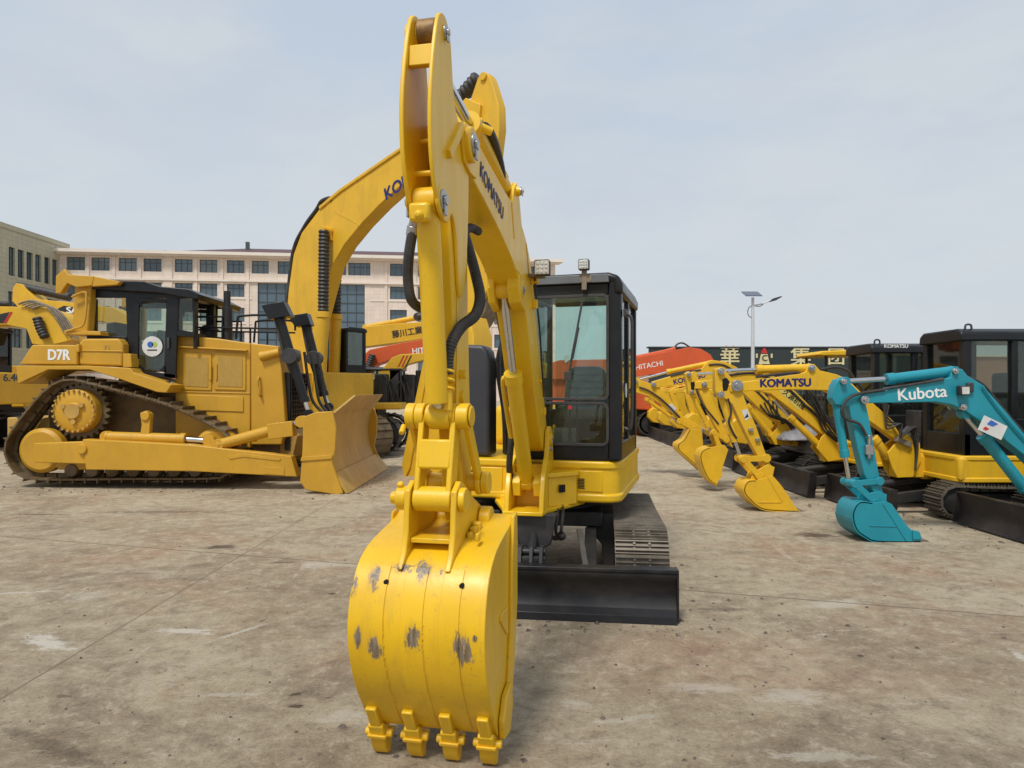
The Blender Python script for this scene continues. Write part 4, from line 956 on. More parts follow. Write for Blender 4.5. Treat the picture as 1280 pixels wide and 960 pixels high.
for px, py, rx, rz, uu in ((526, 716, .05, .055, 3.53), (464, 722, .035, .06, 3.53), (500, 716, .06, .02, 3.53), (516, 800, .042, .06, 3.57), (467, 812, .035, .06, 3.56), (578, 815, .055, .07, 3.56), (548, 722, .03, .03, 3.53), (594, 800, .015, .02, 3.56), (446, 800, .02, .05, 3.56), (440, 730, .02, .05, 3.53)):
    w_ = wfor(px, uu); z_ = zfor(py, w_, uu); v_ = B.W(uu, w_, z_)-Vector(RM); sps.append((v_.x, v_.y, v_.z, rx, rz*1.2))
mt['bkt'] = paint('scuffed_bucket_paint', (.76, .455, .009), .36, .38, sc=1.1, spots=sps, coat=.08, var=.12, chips=.35)
m = M(B); m.prism(oc+band(oc, .014)[::-1], W0, W1); bk = m.build('bucket', mt['bkt'], X, .003, smooth=40)
sd = oc + [(3.27, .10), (3.20, .14), (3.10, .24), (3.02, .45), (3.0, .62), (3.0, .8)]
for w0, w1 in ((W0-.012, W0+.006), (W1-.006, W1+.012)):
    M(B).prism(sd, w0, w1).build('side_plate', mt['bkt'], bk, .004)
for w0, w1 in ((W0-.022, W0-.01), (W1+.010, W1+.028)):
    M(B).prism([(2.99, 1.0), (3.06, .99), (3.10, .80), (3.11, .55), (3.16, .33), (3.24, .15), (3.19, .10), (3.12, .17), (3.04, .36), (2.985, .6), (2.98, .85)], w0, w1).build('rim_bar', mt['bkt'], bk, .006)
    M(B).prism([(3.17, .30), (3.27, .28), (3.33, .20), (3.31, .12), (3.2, .10), (3.14, .2)], w0+.004, w1+.012).build('side_cutter', mt['bkt'], bk, .006)
M(B).prism([(3.15, .62), (3.30, .62), (3.30, .60), (3.17, .50), (3.15, .50)], W1+.01, W1+.02).build('side_patch', mt['bkt'], bk, .004)
# raised wear strips and welds down the back
def onshell(w_, t0, t1, off=.003):
    n = len(oc); o_ = band(oc, -off); a, b = int(t0*n), int(t1*n); return [(o_[i][0], w_, o_[i][1]) for i in range(a, min(b, n))]
rnd = random.Random(3)
for w_ in (-.115, .045):
    m = M(B)
    pts = onshell(w_, .52, .96, .0)
    for i in range(len(pts)*5-5):
        a, b = Vector(pts[i//5]), Vector(pts[i//5+1]); p = a.lerp(b, (i % 5)/5)
        if rnd.random() < .8: m.sph((p.x, p.y+rnd.uniform(-.002, .002), p.z), rnd.uniform(.0025, .005), n=3)
    m.build('weld_seam', mt['yel2'], bk, 0)
m = M(B)
st = band(oc, -.004)
for w0, w1 in ((-.20, -.115), (-.045, .045), (.11, .19)):
    n = len(oc); a, b = int(.36*n), int(.93*n)
    m.prism(st[a:b]+oc[a:b][::-1], w0, w1)
m.build('wear_strip', mt['bkt'], bk, .002, smooth=40)
for w_px, py in ((474, 733), (571, 738)):
    w_ = wfor(w_px, 3.56); z_ = zfor(py, w_, 3.56)
    i = min(range(len(oc)), key=lambda k: abs(oc[k][1]-z_)+(0 if oc[k][0] > 3.4 else 9)); u_ = oc[i][0]
    M(B).cyl((u_-.01, w_, z_), (u_+.0065, w_, z_), .0095).build('drain_hole_disc', mt['hole'], bk, 0)  # black disc on the shell stands for the dark of a hole
# ears
for w0, w1, nm in ((-.088, -.064, 'ear'), (.110, .134, 'ear')):
    M(B).prism([(2.94, .90), (2.93, 1.0), (3.0, 1.03), (3.12, 1.08), (3.25, 1.15), (3.32, 1.175), (3.385, 1.14), (3.395, 1.06), (3.40, .98), (3.43, .89), (3.475, .838), (3.44, .84), (3.36, .87), (3.1, .93)], w0, w1).build(nm, mt['bkt'], bk, .005)
m = M(B); m.pin(G[0], G[1], -.10, .15, .03); m.pin(G[0], G[1], .134, .162, .05); m.build('bucket_pin', Y, bk, .005)
m = M(B); m.pin(G[0], G[1], -.135, -.088, .05); m.pin(G[0], G[1], -.165, -.135, .026); m.cyl((3.33, -.12, 1.14), (3.35, -.12, 1.165), .016, n=6); m.build('bucket_pin', mt['bkt'], bk, .006)
m = M(B); m.pin(S[0], S[1], -.19, .18, .045); m.pin(S[0], S[1], .14, .19, .06); m.build('bucket_pin', Y, bk, .005)
m = M(B); m.box(2.97, 3.38, -.064, .110, .925, .945); m.build('top_plate', mt['bkt'], bk, .003)
m = M(B)
for k in range(3): m.box(3.12+k*.045, 3.16+k*.045, .14, .175-.008*k, .93-k*.01, .975-k*.014)
m.box(3.30, 3.34, .20, .215, .93, .965); m.build('stop_block', mt['bkt'], bk, .006)
# teeth
for k in range(4):
    w_ = -.222+k*.157
    m = M(B); hw = .033
    m.prism([(3.402, .255), (3.425, .245), (3.358, .13), (3.333, .085), (3.278, .085), (3.258, .12), (3.308, .16), (3.368, .24)], w_-hw*(.72), w_+hw*.72)
    m.prism([(3.358, .165), (3.373, .15), (3.338, .08), (3.278, .08), (3.268, .11)], w_-hw, w_+hw)
    th = m.build('tooth_adapter', mt['bkt'], bk, .006)
    m = M(B); m.prism([(3.346, .092), (3.333, .05), (3.303, .008), (3.273, .003), (3.263, .05), (3.268, .09)], w_-.033, w_+.033)
    m.prism([(3.363, .108), (3.356, .088), (3.238, .078), (3.238, .098)], w_-.042, w_+.042)
    m.build('tooth', mt['yel2'], th, .006)
    m = M(B); m.cyl((3.323, w_-.06, .105), (3.323, w_+.06, .105), .017); m.build('tooth_pin', mt['bkt'], th, .005)
# ================================================================ the bulldozer on the left
D = Fr(-5.8, 11.85, 0)
Z = root('bulldozer', (-5.8, 11.85, 0), 'ochre crawler bulldozer with a black cab and raised rear drive wheel on the left', 'bulldozer')
O = mt['och']; O2 = mt['och2']; K_ = mt['blk']
def dp(name, pts, w0, w1, mat=O, par=Z, bev=.008, seg=2, smooth=35):
    return M(D).prism(D.T(pts, min(w0, w1)), w0, w1).build(name, mat, par, bev, smooth, seg)
tp = D.T([(4, 566), (9, 545), (34, 510), (62, 481), (85, 473), (108, 477), (155, 489), (205, 503), (255, 525), (284, 543), (296, 566), (288, 590), (270, 599), (160, 600), (40, 600), (15, 588)], -1.02)
for w0, w1 in ((-1.02, -.52), (.52, 1.02)):
    m = M(D); track(m, tp, w0, w1, .19, .03, .05, 1); to = m.build('track', mt['trkb'], Z, 0)
    wc = (w0+w1)/2; wo = w0-.01 if w0 < 0 else w1+.01; sg = -1 if w0 < 0 else 1
    fr_ = D.T([(62, 560), (270, 562), (282, 575), (268, 588), (70, 588), (52, 575)], w0)
    M(D).prism(fr_, wc-.16, wc+.16).build('track_frame', O, to, .01)
    su, sz = D.P(91, 514, -1.02)
    m = M(D); rad_ = .47; n = 26; g_ = []
    for k in range(n*4): a = 2*pi*k/(n*4); r_ = rad_ if k % 4 in (0, 1) else rad_-.06; g_.append((su+r_*cos(a), sz+r_*sin(a)))
    m.prism(g_, wc-.05, wc+.05); m.build('sprocket_teeth', mt['trkb'], to, .004)
    m = M(D); m.lathe(su, sz, [(.05, wo), (.12, wo), (.13, wo+.03*-sg), (.30, wo-.03*sg), (.345, wo-.06*sg), (.355, wo-.20*sg), (.30, wc)], 40)
    sp_ = m.build('drive_hub', O, to, .006)
    m = M(D)
    for k in range(24): a = 2*pi*k/24; m.cyl((su+.325*cos(a), wo-.04*sg, sz+.325*sin(a)), (su+.325*cos(a), wo+.0*sg, sz+.325*sin(a)), .02, n=6)
    m.pin(su, sz, wo-.02*sg, wo+.02*sg, .12, 28)
    for k in range(3): a = 2*pi*k/3+.6; m.cyl((su+.17*cos(a), wo-.05*sg, sz+.17*sin(a)), (su+.17*cos(a), wo+.015*sg, sz+.17*sin(a)), .04)
    m.build('hub_bolt', O2, sp_, .003)
    for px in (46, 266):
        iu, iz = D.P(px, 564, -1.02)
        M(D).lathe(iu, iz, [(.08, wo-.10*sg), (.30, wo-.08*sg), (.36, wo-.12*sg), (.36, wc), (.08, wc)], 36).build('idler', O, to, .006)
    for k in range(7):
        u_, z_ = D.P(85+k*26, 589, -1.02); M(D).lathe(u_, z_, [(.04, wo-.06*sg), (.10, wo-.07*sg), (.12, wo-.14*sg), (.10, wc), (.04, wc+.1*sg)], 20).build('roller', mt['trkb'], to, .004)
# push arms
for w0, w1 in ((-1.24, -1.08), (1.08, 1.24)):
    q = lambda pts: D.T(pts, -1.24)
    m = M(D); m.prism(q([(42, 554), (104, 552), (108, 556), (108, 580), (42, 578)]), w0, w1); m.prism(q([(104, 549), (240, 556), (364, 570), (372, 596), (240, 589), (108, 587)]), w0-.02, w1+.02)
    ob = m.build('push_arm', O, Z, .012)
    u_, z_ = D.P(104, 561, -1.24); M(D).pin(u_, z_, w0-.05 if w0 < 0 else w0, w1 if w0 < 0 else w1+.05, .075).build('arm_pivot', O, ob, .006)
    m = M(D); m.prism(q([(285, 570), (305, 567), (352, 573), (350, 576), (306, 571), (288, 574)]), w0-.03, w0-.02); m.prism(q([(330, 583), (356, 585), (356, 594), (330, 592)]), w0-.03, w0-.02); m.build('weld_plate', O, ob, .003)
for w_ in (-1.02, 1.02):
    m = M(D); q = D.T([(176, 552), (179, 530), (177, 516), (185, 513), (190, 520), (188, 552)], -1.02)
    m.prism(q, w_-.05, w_+.05); u_, z_ = D.P(184, 520, -1.02); m.pin(u_, z_, w_-.08, w_+.08, .07); m.build('yoke', O, Z, .01)
    a_ = D.P(134, 546, -1.02); b_ = D.P(232, 549, -1.02); c_ = D.P(262, 551, -1.02)
    cylinder(D, a_, b_, c_, .085, .05, w_, Z, O, name='recoil_cylinder', wd=.1)
# tilt ram
cylinder(D, D.P(274, 556, -1.15), D.P(350, 535, -1.15), D.P(378, 527, -1.15), .085, .04, -1.15, Z, O, name='tilt_cylinder', wd=.16)
m = M(D); q = D.T([(283, 548), (316, 544), (318, 552), (285, 558)], -1.0); m.prism(q, -1.05, -.85); q = D.T([(335, 530), (366, 526), (368, 545), (337, 549)], -1.2); m.prism(q, -1.26, -1.05); m.build('tilt_bracket', O, Z, .01)
# blade
bp = catmull([(a, b, 0) for a, b in D.T([(415, 516), (410, 528), (407, 548), (409, 570), (416, 592), (428, 617)], -1.6)], 5)
fr1 = [(p.x, p.y) for p in bp]; bk1 = [(p.x-.10, p.y+.0) for p in bp][::-1]
BL = M(D).prism(fr1+bk1, -1.58, 1.46).build('blade', O2, Z, .006)
for w0, w1 in ((-1.64, -1.58), (1.46, 1.52)):
    q = D.T([(380, 521), (396, 515), (416, 514), (421, 534), (420, 560), (416, 578), (430, 616), (422, 618), (383, 612), (376, 602), (379, 560)], -1.6)
    M(D).prism(q, w0, w1).build('end_plate', O, BL, .01)
q = D.T([(378, 571), (417, 568), (416, 573), (377, 576)], -1.6); M(D).prism(q, -1.66, -1.64).build('rib', O, BL, .004)
t0 = D.P(415, 516, -1.6); m = M(D)
m.add([(t0[0], -1.50, t0[1]-.02), (t0[0], 1.44, t0[1]-.02), (t0[0]+.22, 1.30, t0[1]+.26), (t0[0]+.22, -.95, t0[1]+.26),
       (t0[0]-.05, -1.50, t0[1]-.02), (t0[0]-.05, 1.44, t0[1]-.02), (t0[0]+.17, 1.30, t0[1]+.26), (t0[0]+.17, -.95, t0[1]+.26)],
      [[0, 1, 2, 3], [7, 6, 5, 4], [0, 3, 7, 4], [3, 2, 6, 7], [2, 1, 5, 6], [1, 0, 4, 5]])
m.build('spill_guard', O2, BL, .006)
e0 = D.P(417, 592, -1.6); e1 = D.P(432, 618, -1.6)
M(D).prism([e0, (e0[0]+.02, e0[1]+.01), (e1[0]+.06, .012), (e1[0], .004)], -1.62, 1.62).build('cutting_edge', O2, BL, .004)
m = M(D); m.box(t0[0]-.5, t0[0]-.12, -.9, -.6, .35, .9); m.box(t0[0]-.5, t0[0]-.12, .6, .9, .35, .9); m.box(t0[0]-.35, t0[0]-.1, -1.4, 1.3, .25, .42); m.build('blade_back', O, BL, .01)
# hood and body
HD = dp('hood', [(219, 419), (272, 423), (313, 429), (313, 560), (219, 560)], -.58, .58, bev=.02, seg=3)
dp('nose', [(313.5, 429), (348, 432.5), (352, 460), (357, 530), (352, 556), (313.5, 556)], -.60, .60, bev=.02, seg=3)
nu = D.P(357, 530, -.6)[0]
m = M(D); m.box(nu-.06, nu+.03, -.47, .47, .55, 1.85)
GR = m.build('grille', mt['und'], Z, .006)
m = M(D)
for k in range(16): m.box(nu+.03, nu+.045, -.45, .45, .62+k*.075, .635+k*.075)
for k in range(9): m.box(nu+.03, nu+.05, -.44+k*.108, -.42+k*.108, .6, 1.83)
m.build('grille_bars', K_, GR, 0)
for x0, x1 in ((228, 264), (268, 307)):
    dr = dp('engine_door', [(x0, 440), (x1, 442), (x1, 488), (x0, 487)], -.60, -.575, bev=.006)
    dp('mesh_screen', [(x0+4, 445), (x1-4, 447), (x1-4, 484), (x0+4, 483)], -.607, -.601, paint('perforated_screen', (.43, .26, .045), .6, .5, sc=3), dr, .003)
    dp('latch', [(x1-3 if x0 < 250 else x0+1, 455), (x1 if x0 < 250 else x0+3, 455), (x1 if x0 < 250 else x0+3, 475), (x1-3 if x0 < 250 else x0+1, 475)], -.62, -.607, O, dr, .003)
dp('rain_strip', [(219, 432), (308, 437), (308, 439), (219, 434)], -.66, -.58)
dp('lower_panel', [(222, 493), (304, 496), (304, 515), (222, 512)], -.598, -.58)
dp('seam', [(219, 489), (312, 491), (312, 492.5), (219, 490.5)], -.592, -.58)
m = M(D); a_ = D.P(324, 472, -.62); b_ = D.P(326, 495, -.62); m.tube([(a_[0], -.60, a_[1]), (a_[0], -.67, a_[1]-.02), (b_[0]-.03, -.67, (a_[1]+b_[1])/2), (b_[0], -.67, b_[1]+.02), (b_[0], -.60, b_[1])], .018); m.build('grab_handle', O, Z, 0)
dp('main_frame', [(60, 468), (345, 505), (350, 572), (60, 572)], -.48, .48, plain('dirty_shade_brown_frame', (.14, .085, .025), .6, 0, .4, 4, .2, dust=.25), bev=.01)  # dirty brown, darkened for the recess shade between the tracks
dp('hard_nose', [(306, 545), (356, 530), (372, 545), (366, 572), (300, 575)], -.45, .45, O2, bev=.01)
# fenders, tanks, rear
dp('fender', [(20, 457), (110, 457), (163, 460), (167, 466), (214, 481), (208, 491), (196, 490), (150, 474), (112, 462), (60, 462), (22, 480)], -1.04, -.3, bev=.01)
dp('fender', [(20, 457), (110, 457), (163, 460), (214, 481), (205, 487), (112, 462), (22, 470)], .3, 1.04, bev=.01)
dp('fender_skirt', [(22, 462), (62, 462), (40, 477), (22, 479)], -.98, -.9)
TK = dp('toolbox', [(24, 455.5), (40, 431), (84, 431), (96, 431), (96.5, 456)], -.97, -.25, bev=.02, seg=3)
text(D, 'D7R', D.P(59, 444, -.98)[0], D.P(59, 444, -.98)[1], -.974, .235, 1, -.01, mt['whi'], TK, bold=.05, sx=.82)
dp('fuel_tank', [(98.5, 428), (104, 423), (148, 423), (153, 430), (153, 458), (98.5, 456)], -.93, .9, bev=.03, seg=3)
dp('tank_step', [(153.5, 442), (163, 442), (165, 459), (153.5, 459)], -.95, -.3)
dp('tank_strap', [(97, 437), (153, 438), (153, 440), (97, 439)], -.945, -.93)
dp('bracket', [(95, 430), (98.5, 430), (98.5, 440), (95, 440)], -.99, -.93)
m = M(D); u_, z_ = D.P(129, 435, -.93); text(D, '71', u_, z_, -.936, .12, 1, 0, mt['och2'], Z, name='stencil')
u_, z_ = D.P(203, 481, -1.04); m = M(D); m.cyl((u_-.04, -.85, z_), (u_+.05, -.85, z_), .06); lm = m.build('work_lamp', K_, Z, .003); M(D).cyl((u_+.05, -.85, z_), (u_+.06, -.85, z_), .05).build('lens', mt['lens'], lm, 0)
# cab
def side(w0, w1):
    m = M(D)
    for q in ([(114, 360), (241, 368), (242, 373), (114, 372)], [(157, 372), (173.5, 372), (172, 467), (161, 467)],
              [(173.5, 372), (208, 374), (207, 379), (177, 377), (175, 384)], [(208, 372), (223, 373), (219, 473), (205, 471)],
              [(161, 462), (220, 468), (220, 473), (162, 470)], [(172.5, 455), (180, 463), (172, 465)], [(207, 455), (208, 466), (198, 464)],
              [(223, 412), (243, 415), (243, 421), (219, 420)], [(240, 373), (243.5, 373), (244, 416), (242, 416)],
              [(112, 372), (116, 372), (112, 424), (108, 424)], [(112, 419), (158, 421), (158, 442), (112, 440)]):
        m.prism(D.T(q, -.75), w0, w1)
    return m
CB = side(-.75, -.70).build('cab', K_, Z, .004)
side(.70, .75).build('cab_side', K_, CB, .004)
f_ = D.P(243.5, 373, -.75); g_ = D.P(244, 416, -.75); r_ = D.P(112, 373, -.75); r2 = D.P(110, 424, -.75)
m = M(D); m.box(f_[0]-.06, f_[0], -.70, -.62, g_[1], f_[1]); m.box(f_[0]-.06, f_[0], .62, .70, g_[1], f_[1]); m.box(f_[0]-.06, f_[0], -.04, .04, g_[1], f_[1]); m.box(f_[0]-.05, f_[0]-.003, -.70, .70, g_[1]-.25, g_[1]); m.box(r_[0], r_[0]+.05, -.70, .70, r2[1]-.1, r2[1]); m.box(r_[0], r_[0]+.06, -.7, -.62, r2[1], r_[1]); m.box(r_[0], r_[0]+.06, .62, .7, r2[1], r_[1]); m.build('cab_frame', K_, CB, .004)
for q, nm in (([(174.5, 380), (207.5, 377), (206.5, 464), (172.5, 462)], 'door_window'), ([(222.5, 373), (241, 373), (242, 413), (221, 413)], 'side_window'), ([(115, 373), (158, 373), (158, 421), (112, 421)], 'side_window')):
    M(D).prism(D.T(q, -.75), -.728, -.722).build(nm, mt['glassd'] if nm != 'door_window' else mt['glass'], CB, 0)
    M(D).prism(D.T(q, -.75), .722, .728).build(nm, mt['glass'], CB, 0)
u_, z_ = D.P(190.5, 433, -.75); st_ = M(D).cyl((u_, -.752, z_), (u_, -.756, z_), .165, n=32).build('door_sticker', mt['paper'], CB, 0)
M(D).cyl((u_-.03, -.757, z_+.03), (u_-.03, -.759, z_+.03), .05, n=12).build('sticker_mark', mt['blu'], st_, 0); M(D).cyl((u_+.04, -.757, z_+.03), (u_+.04, -.759, z_+.03), .045, n=12).build('sticker_mark', mt['grn'], st_, 0)
M(D).box(u_-.08, u_+.08, -.759, -.757, z_-.07, z_-.05).build('sticker_mark', mt['blkt'], st_, 0)
m = M(D); a_ = D.P(208, 428, -.75); m.box(a_[0]+.02, a_[0]+.06, -.78, -.75, a_[1]-.1, a_[1]+.08); m.build('door_handle', mt['blk2'], CB, .003)
SE = dp('seat', [(192, 420), (196, 412), (206, 414), (208, 440), (204, 462), (178, 464), (176, 452), (192, 448)], -.3, .25, mt['seat'], CB, .03, 3)
dp('seat', [(132, 404), (144, 402), (146, 420), (132, 420)], -.3, .25, mt['blk2'], CB, .03, 3)
dp('roof', [(114, 348), (146, 351), (180, 351.5), (201, 358), (236, 361), (249, 368), (246, 374), (200, 366), (114, 361)], -.86, .86, K_, CB, .01)
# rops at the rear
RP = dp('rollover_bar', [(69, 367), (69.5, 345), (80, 336), (85, 343), (117, 345), (115, 357), (95, 359), (84, 354), (76, 366)], -.98, -.86, O, bev=.01)
m = M(D); m.prism(D.T([(82, 343), (117, 345), (116, 355), (96, 357), (85, 353)], -.98), -.86, .98); m.prism(D.T([(69, 367), (69.5, 345), (80, 336), (85, 343), (76, 366)], -.98), .86, .98); m.build('rear_beam', O, RP, .01)
dp('rops_wedge', [(116, 345), (150, 352), (146, 356), (114, 358)], -.97, -.87, O, RP)
m = M(D); q = D.T([(93, 357), (114, 357), (110, 416), (90, 414)], -.88); m.prism(q, -.88, -.70); m.prism(q, .70, .88); m.build('rops_post', O, RP, .02)
dp('rops_foot', [(80, 413), (125, 414), (126, 419), (80, 418)], -.95, -.5, O, RP)
m = M(D); q = [D.P(x, y, -.9) for x, y in ((93, 372), (107, 366), (111, 372), (108, 404), (97, 411), (85, 415))]; m.tube([(a, -.96, b) for a, b in q], .018); m.build('post_rail', O, RP, 0)
# stack, precleaner, rails
a_ = D.P(284, 364, -.25); b_ = D.P(285, 428, -.25)
m = M(D); m.cyl((a_[0], -.25, a_[1]), (a_[0], -.25, b_[1]), .055, n=20); m.cyl((a_[0], -.25, D.P(284, 384, -.25)[1]), (a_[0], -.25, b_[1]), .082, n=20); m.build('exhaust_stack', mt['und'], Z, .004)
c_ = D.P(261, 425, -.1); m = M(D); m.cyl((c_[0], -.1, c_[1]), (c_[0], -.1, c_[1]+.16), .14, n=24); m.cyl((c_[0], -.1, c_[1]+.16), (c_[0], -.1, c_[1]+.25), .18, .09, 24); m.build('precleaner', mt['und'], Z, .006)
m = M(D)
for w_ in (-.35, .45):
    q = [D.P(x, y, -.35) for x, y in ((243, 396), (278, 396), (278, 425))]; m.tube([(a, w_, b) for a, b in q], .02, sub=1)
    q = [D.P(x, y, -.35) for x, y in ((295, 424), (297, 402), (302, 395), (345, 395), (350, 408))]; m.tube([(a, w_, b) for a, b in q], .02, sub=3)
    q = [D.P(x, y, -.35) for x, y in ((243, 409), (350, 411))]; m.tube([(a, w_, b) for a, b in q], .016, sub=1)
    q = [D.P(x, y, -.35) for x, y in ((313, 411), (313, 430))]; m.tube([(a, w_, b) for a, b in q], .016, sub=1)
m.build('guard_rail', K_, Z, 0)
# lift rams with their shields
for w_, top, bot, rod, cap in ((-.62, (350, 399), (381, 502), (386, 518), [(330, 383), (357, 377.5), (366, 396), (339, 400)]), (.50, (384, 410), (405, 494), (411, 509), [(363, 396), (386, 392), (391, 407), (371, 409)])):
    a_, g_, b_ = (D.P(*p, w_) for p in (top, bot, rod))
    c_ = cylinder(D, a_, g_, b_, .075, .035, w_, Z, K_, name='lift_cylinder', wd=.1)
    m = M(D); m.prism(D.T(cap, w_), w_-.13, w_+.13); m.build('ram_shield', K_, c_, .01)
    d_ = Vector((g_[0]-a_[0], g_[1]-a_[1]))
    m = M(D); m.tube([(a_[0]-.09, w_, a_[1]+.1), (a_[0]-.08+d_.x*.3, w_, a_[1]+d_.y*.35), (a_[0]-.06+d_.x*.6, w_, a_[1]+d_.y*.65)], .03, 8)
    m.tube([(a_[0]+.06+d_.x*.25, w_, a_[1]+d_.y*.35), (a_[0]+.1+d_.x*.6, w_, a_[1]+d_.y*.7)], .022, 8)
    k_ = (a_[0]+d_.x*.45, a_[1]+d_.y*.45); m.pin(k_[0], k_[1], w_-.12, w_+.12, .13); m.build('ram_yoke', mt['blk2'], c_, .006)
m = M(D); a_ = D.P(326, 446, -.6); b_ = D.P(350, 440, -.6); m.cyl((a_[0], -.62, a_[1]), (b_[0], -.62, b_[1]), .08, .06); m.build('ram_support', O, Z, .006)
m = M(D)
for k in range(3): q = [D.P(x, y, -.3) for x, y in ((362+k*5, 440), (366+k*6, 470), (372+k*5, 500), (384+k*3, 515))]; m.tube([(a+.25, -.3+.15*k, b) for a, b in q], .025)
m.build('hydraulic_hose', mt['hose'], Z, 0)
m = M(D); m.box(-2.6, -1.9, -.5, .5, .6, 1.1); rp = m.build('rear_hitch', O2, Z, .02)

# ================================================================ the big excavator behind it
EK = Fr(-5.1, 15.6, -37.6)
KR = (-5.1, 15.6, 0)
E_ = root('large_excavator', KR, 'large yellow excavator whose high bent boom arches up behind the foreground machine', 'excavator')
y2 = mt['yel2']; y3 = mt['yel3']
def kp(name, pts, w0, w1, mat=y3, par=E_, bev=.012, at=None):
    return M(EK).prism(EK.T(pts, w0 if at is None else at), w0, w1).build(name, mat, par, bev)
bo = kp('boom', [(357, 405), (361, 360), (367, 318), (377, 291), (399, 262), (425, 240), (505, 185), (560, 146), (582, 122), (600, 130), (598, 155), (556, 186), (505, 228), (474, 256), (451, 280), (430, 306), (415, 332), (407, 360), (398, 395), (394, 430), (392, 470), (388, 500), (376, 500), (366, 460)], -.33, .0)
kp('top_flange', [(399, 262), (425, 240), (505, 185), (560, 146), (559, 143), (504, 181), (424, 236), (398, 258)], -.36, .36, y3, bo)
kp('splice_seam', [(418, 264), (450, 281), (450, 282.2), (418, 265.2)], -.336, -.33, y2, bo, .002)
kp('side_pad', [(397, 287), (412, 284), (413, 300), (398, 303)], -.40, -.33, y3, bo)
a_ = EK.P(481, 245, -.33); b_ = EK.P(560, 190, -.33)
text(EK, 'KOMATSU', a_[0], a_[1], -.338, .34, b_[0]-a_[0], b_[1]-a_[1], mt['navy'], bo, bold=.035, sx=1.0)
m = M(EK); q = [EK.P(x, y, -.3) for x, y in ((358, 395), (366, 318), (380, 285), (396, 262), (402, 252), (412, 248), (416, 252))]; m.tube([(a, -.30, b) for a, b in q], .045); m.tube([(a+.12, -.12, b+.02) for a, b in q], .045); m.build('oil_pipe', mt['hose'], bo, 0)
ka = kp('arm', [(597, 98), (602, 90), (609, 91), (613, 98), (623, 130), (624, 160), (621, 185), (615, 240), (608, 300), (606, 372), (590, 376), (565, 330), (566, 240), (577, 160), (583, 140)], -.26, -.06, at=-.26)
u_, z_ = EK.P(605, 96, -.26); M(EK).pin(u_, z_, -.30, .0, .07).build('tip_pin', y3, ka, .004)
m = M(EK); q0 = EK.P(598, 97, 0); q1 = EK.P(576, 122, 0); m.tube([(q0[0], 0, q0[1]), (q1[0], 0, q1[1])], .12, 14, ribs=.09, depth=.2, sub=6); m.build('arm_ram_bellows', mt['hose'], E_, 0)
q2 = EK.P(470, 190, 0); m = M(EK); m.cyl((q1[0], 0, q1[1]), (EK.P(535, 158, 0)[0], 0, EK.P(535, 158, 0)[1]), .13); m.build('arm_ram', y3, E_, .006)
kp('lower_arm', [(588, 300), (600, 303), (612, 332), (614, 352), (598, 385), (570, 400), (560, 380), (566, 310)], -.28, .0, at=-.28, par=ka)
kp('bucket_link', [(609, 358), (615, 356), (606, 390), (592, 412), (578, 424), (574, 416), (590, 392)], -.2, .2, mt['gstl'], at=-.2)
bk_ = kp('bucket', [(585, 395), (592, 420), (590, 520), (560, 585), (520, 606), (506, 600), (508, 570), (530, 446), (545, 415), (565, 398)], -.60, -.1, y3, bev=.02)
kp('side_plate', [(530, 446), (536, 448), (512, 584), (505, 600), (502, 580)], -.64, -.60, y3, bk_)
for w_, t1, t2, t3 in ((-.5, (405, 288), (404, 390), (398, 520)), (.5, (421, 322), (420, 393), (416, 520))):
    a_, b_, c_ = (EK.P(*p, w_) for p in (t1, t2, t3))
    m = M(EK); m.tube([(a_[0], w_, a_[1]), (b_[0], w_, b_[1])], .095, 14, ribs=.075, depth=.22, sub=8); bl_ = m.build('ram_bellows', mt['hose'], E_, 0)
    m = M(EK); m.cyl((b_[0], w_, b_[1]), (c_[0], w_, c_[1]), .125, n=20); m.cyl((b_[0], w_, b_[1]), (b_[0], w_, b_[1]-.12), .14, n=20)
    m.build('boom_ram', y3, E_, .006)
    M(EK).pin(a_[0], a_[1], min(w_*.7, w_*1.15), max(w_*.7, w_*1.15), .09).build('ram_pin', y3, E_, .004)
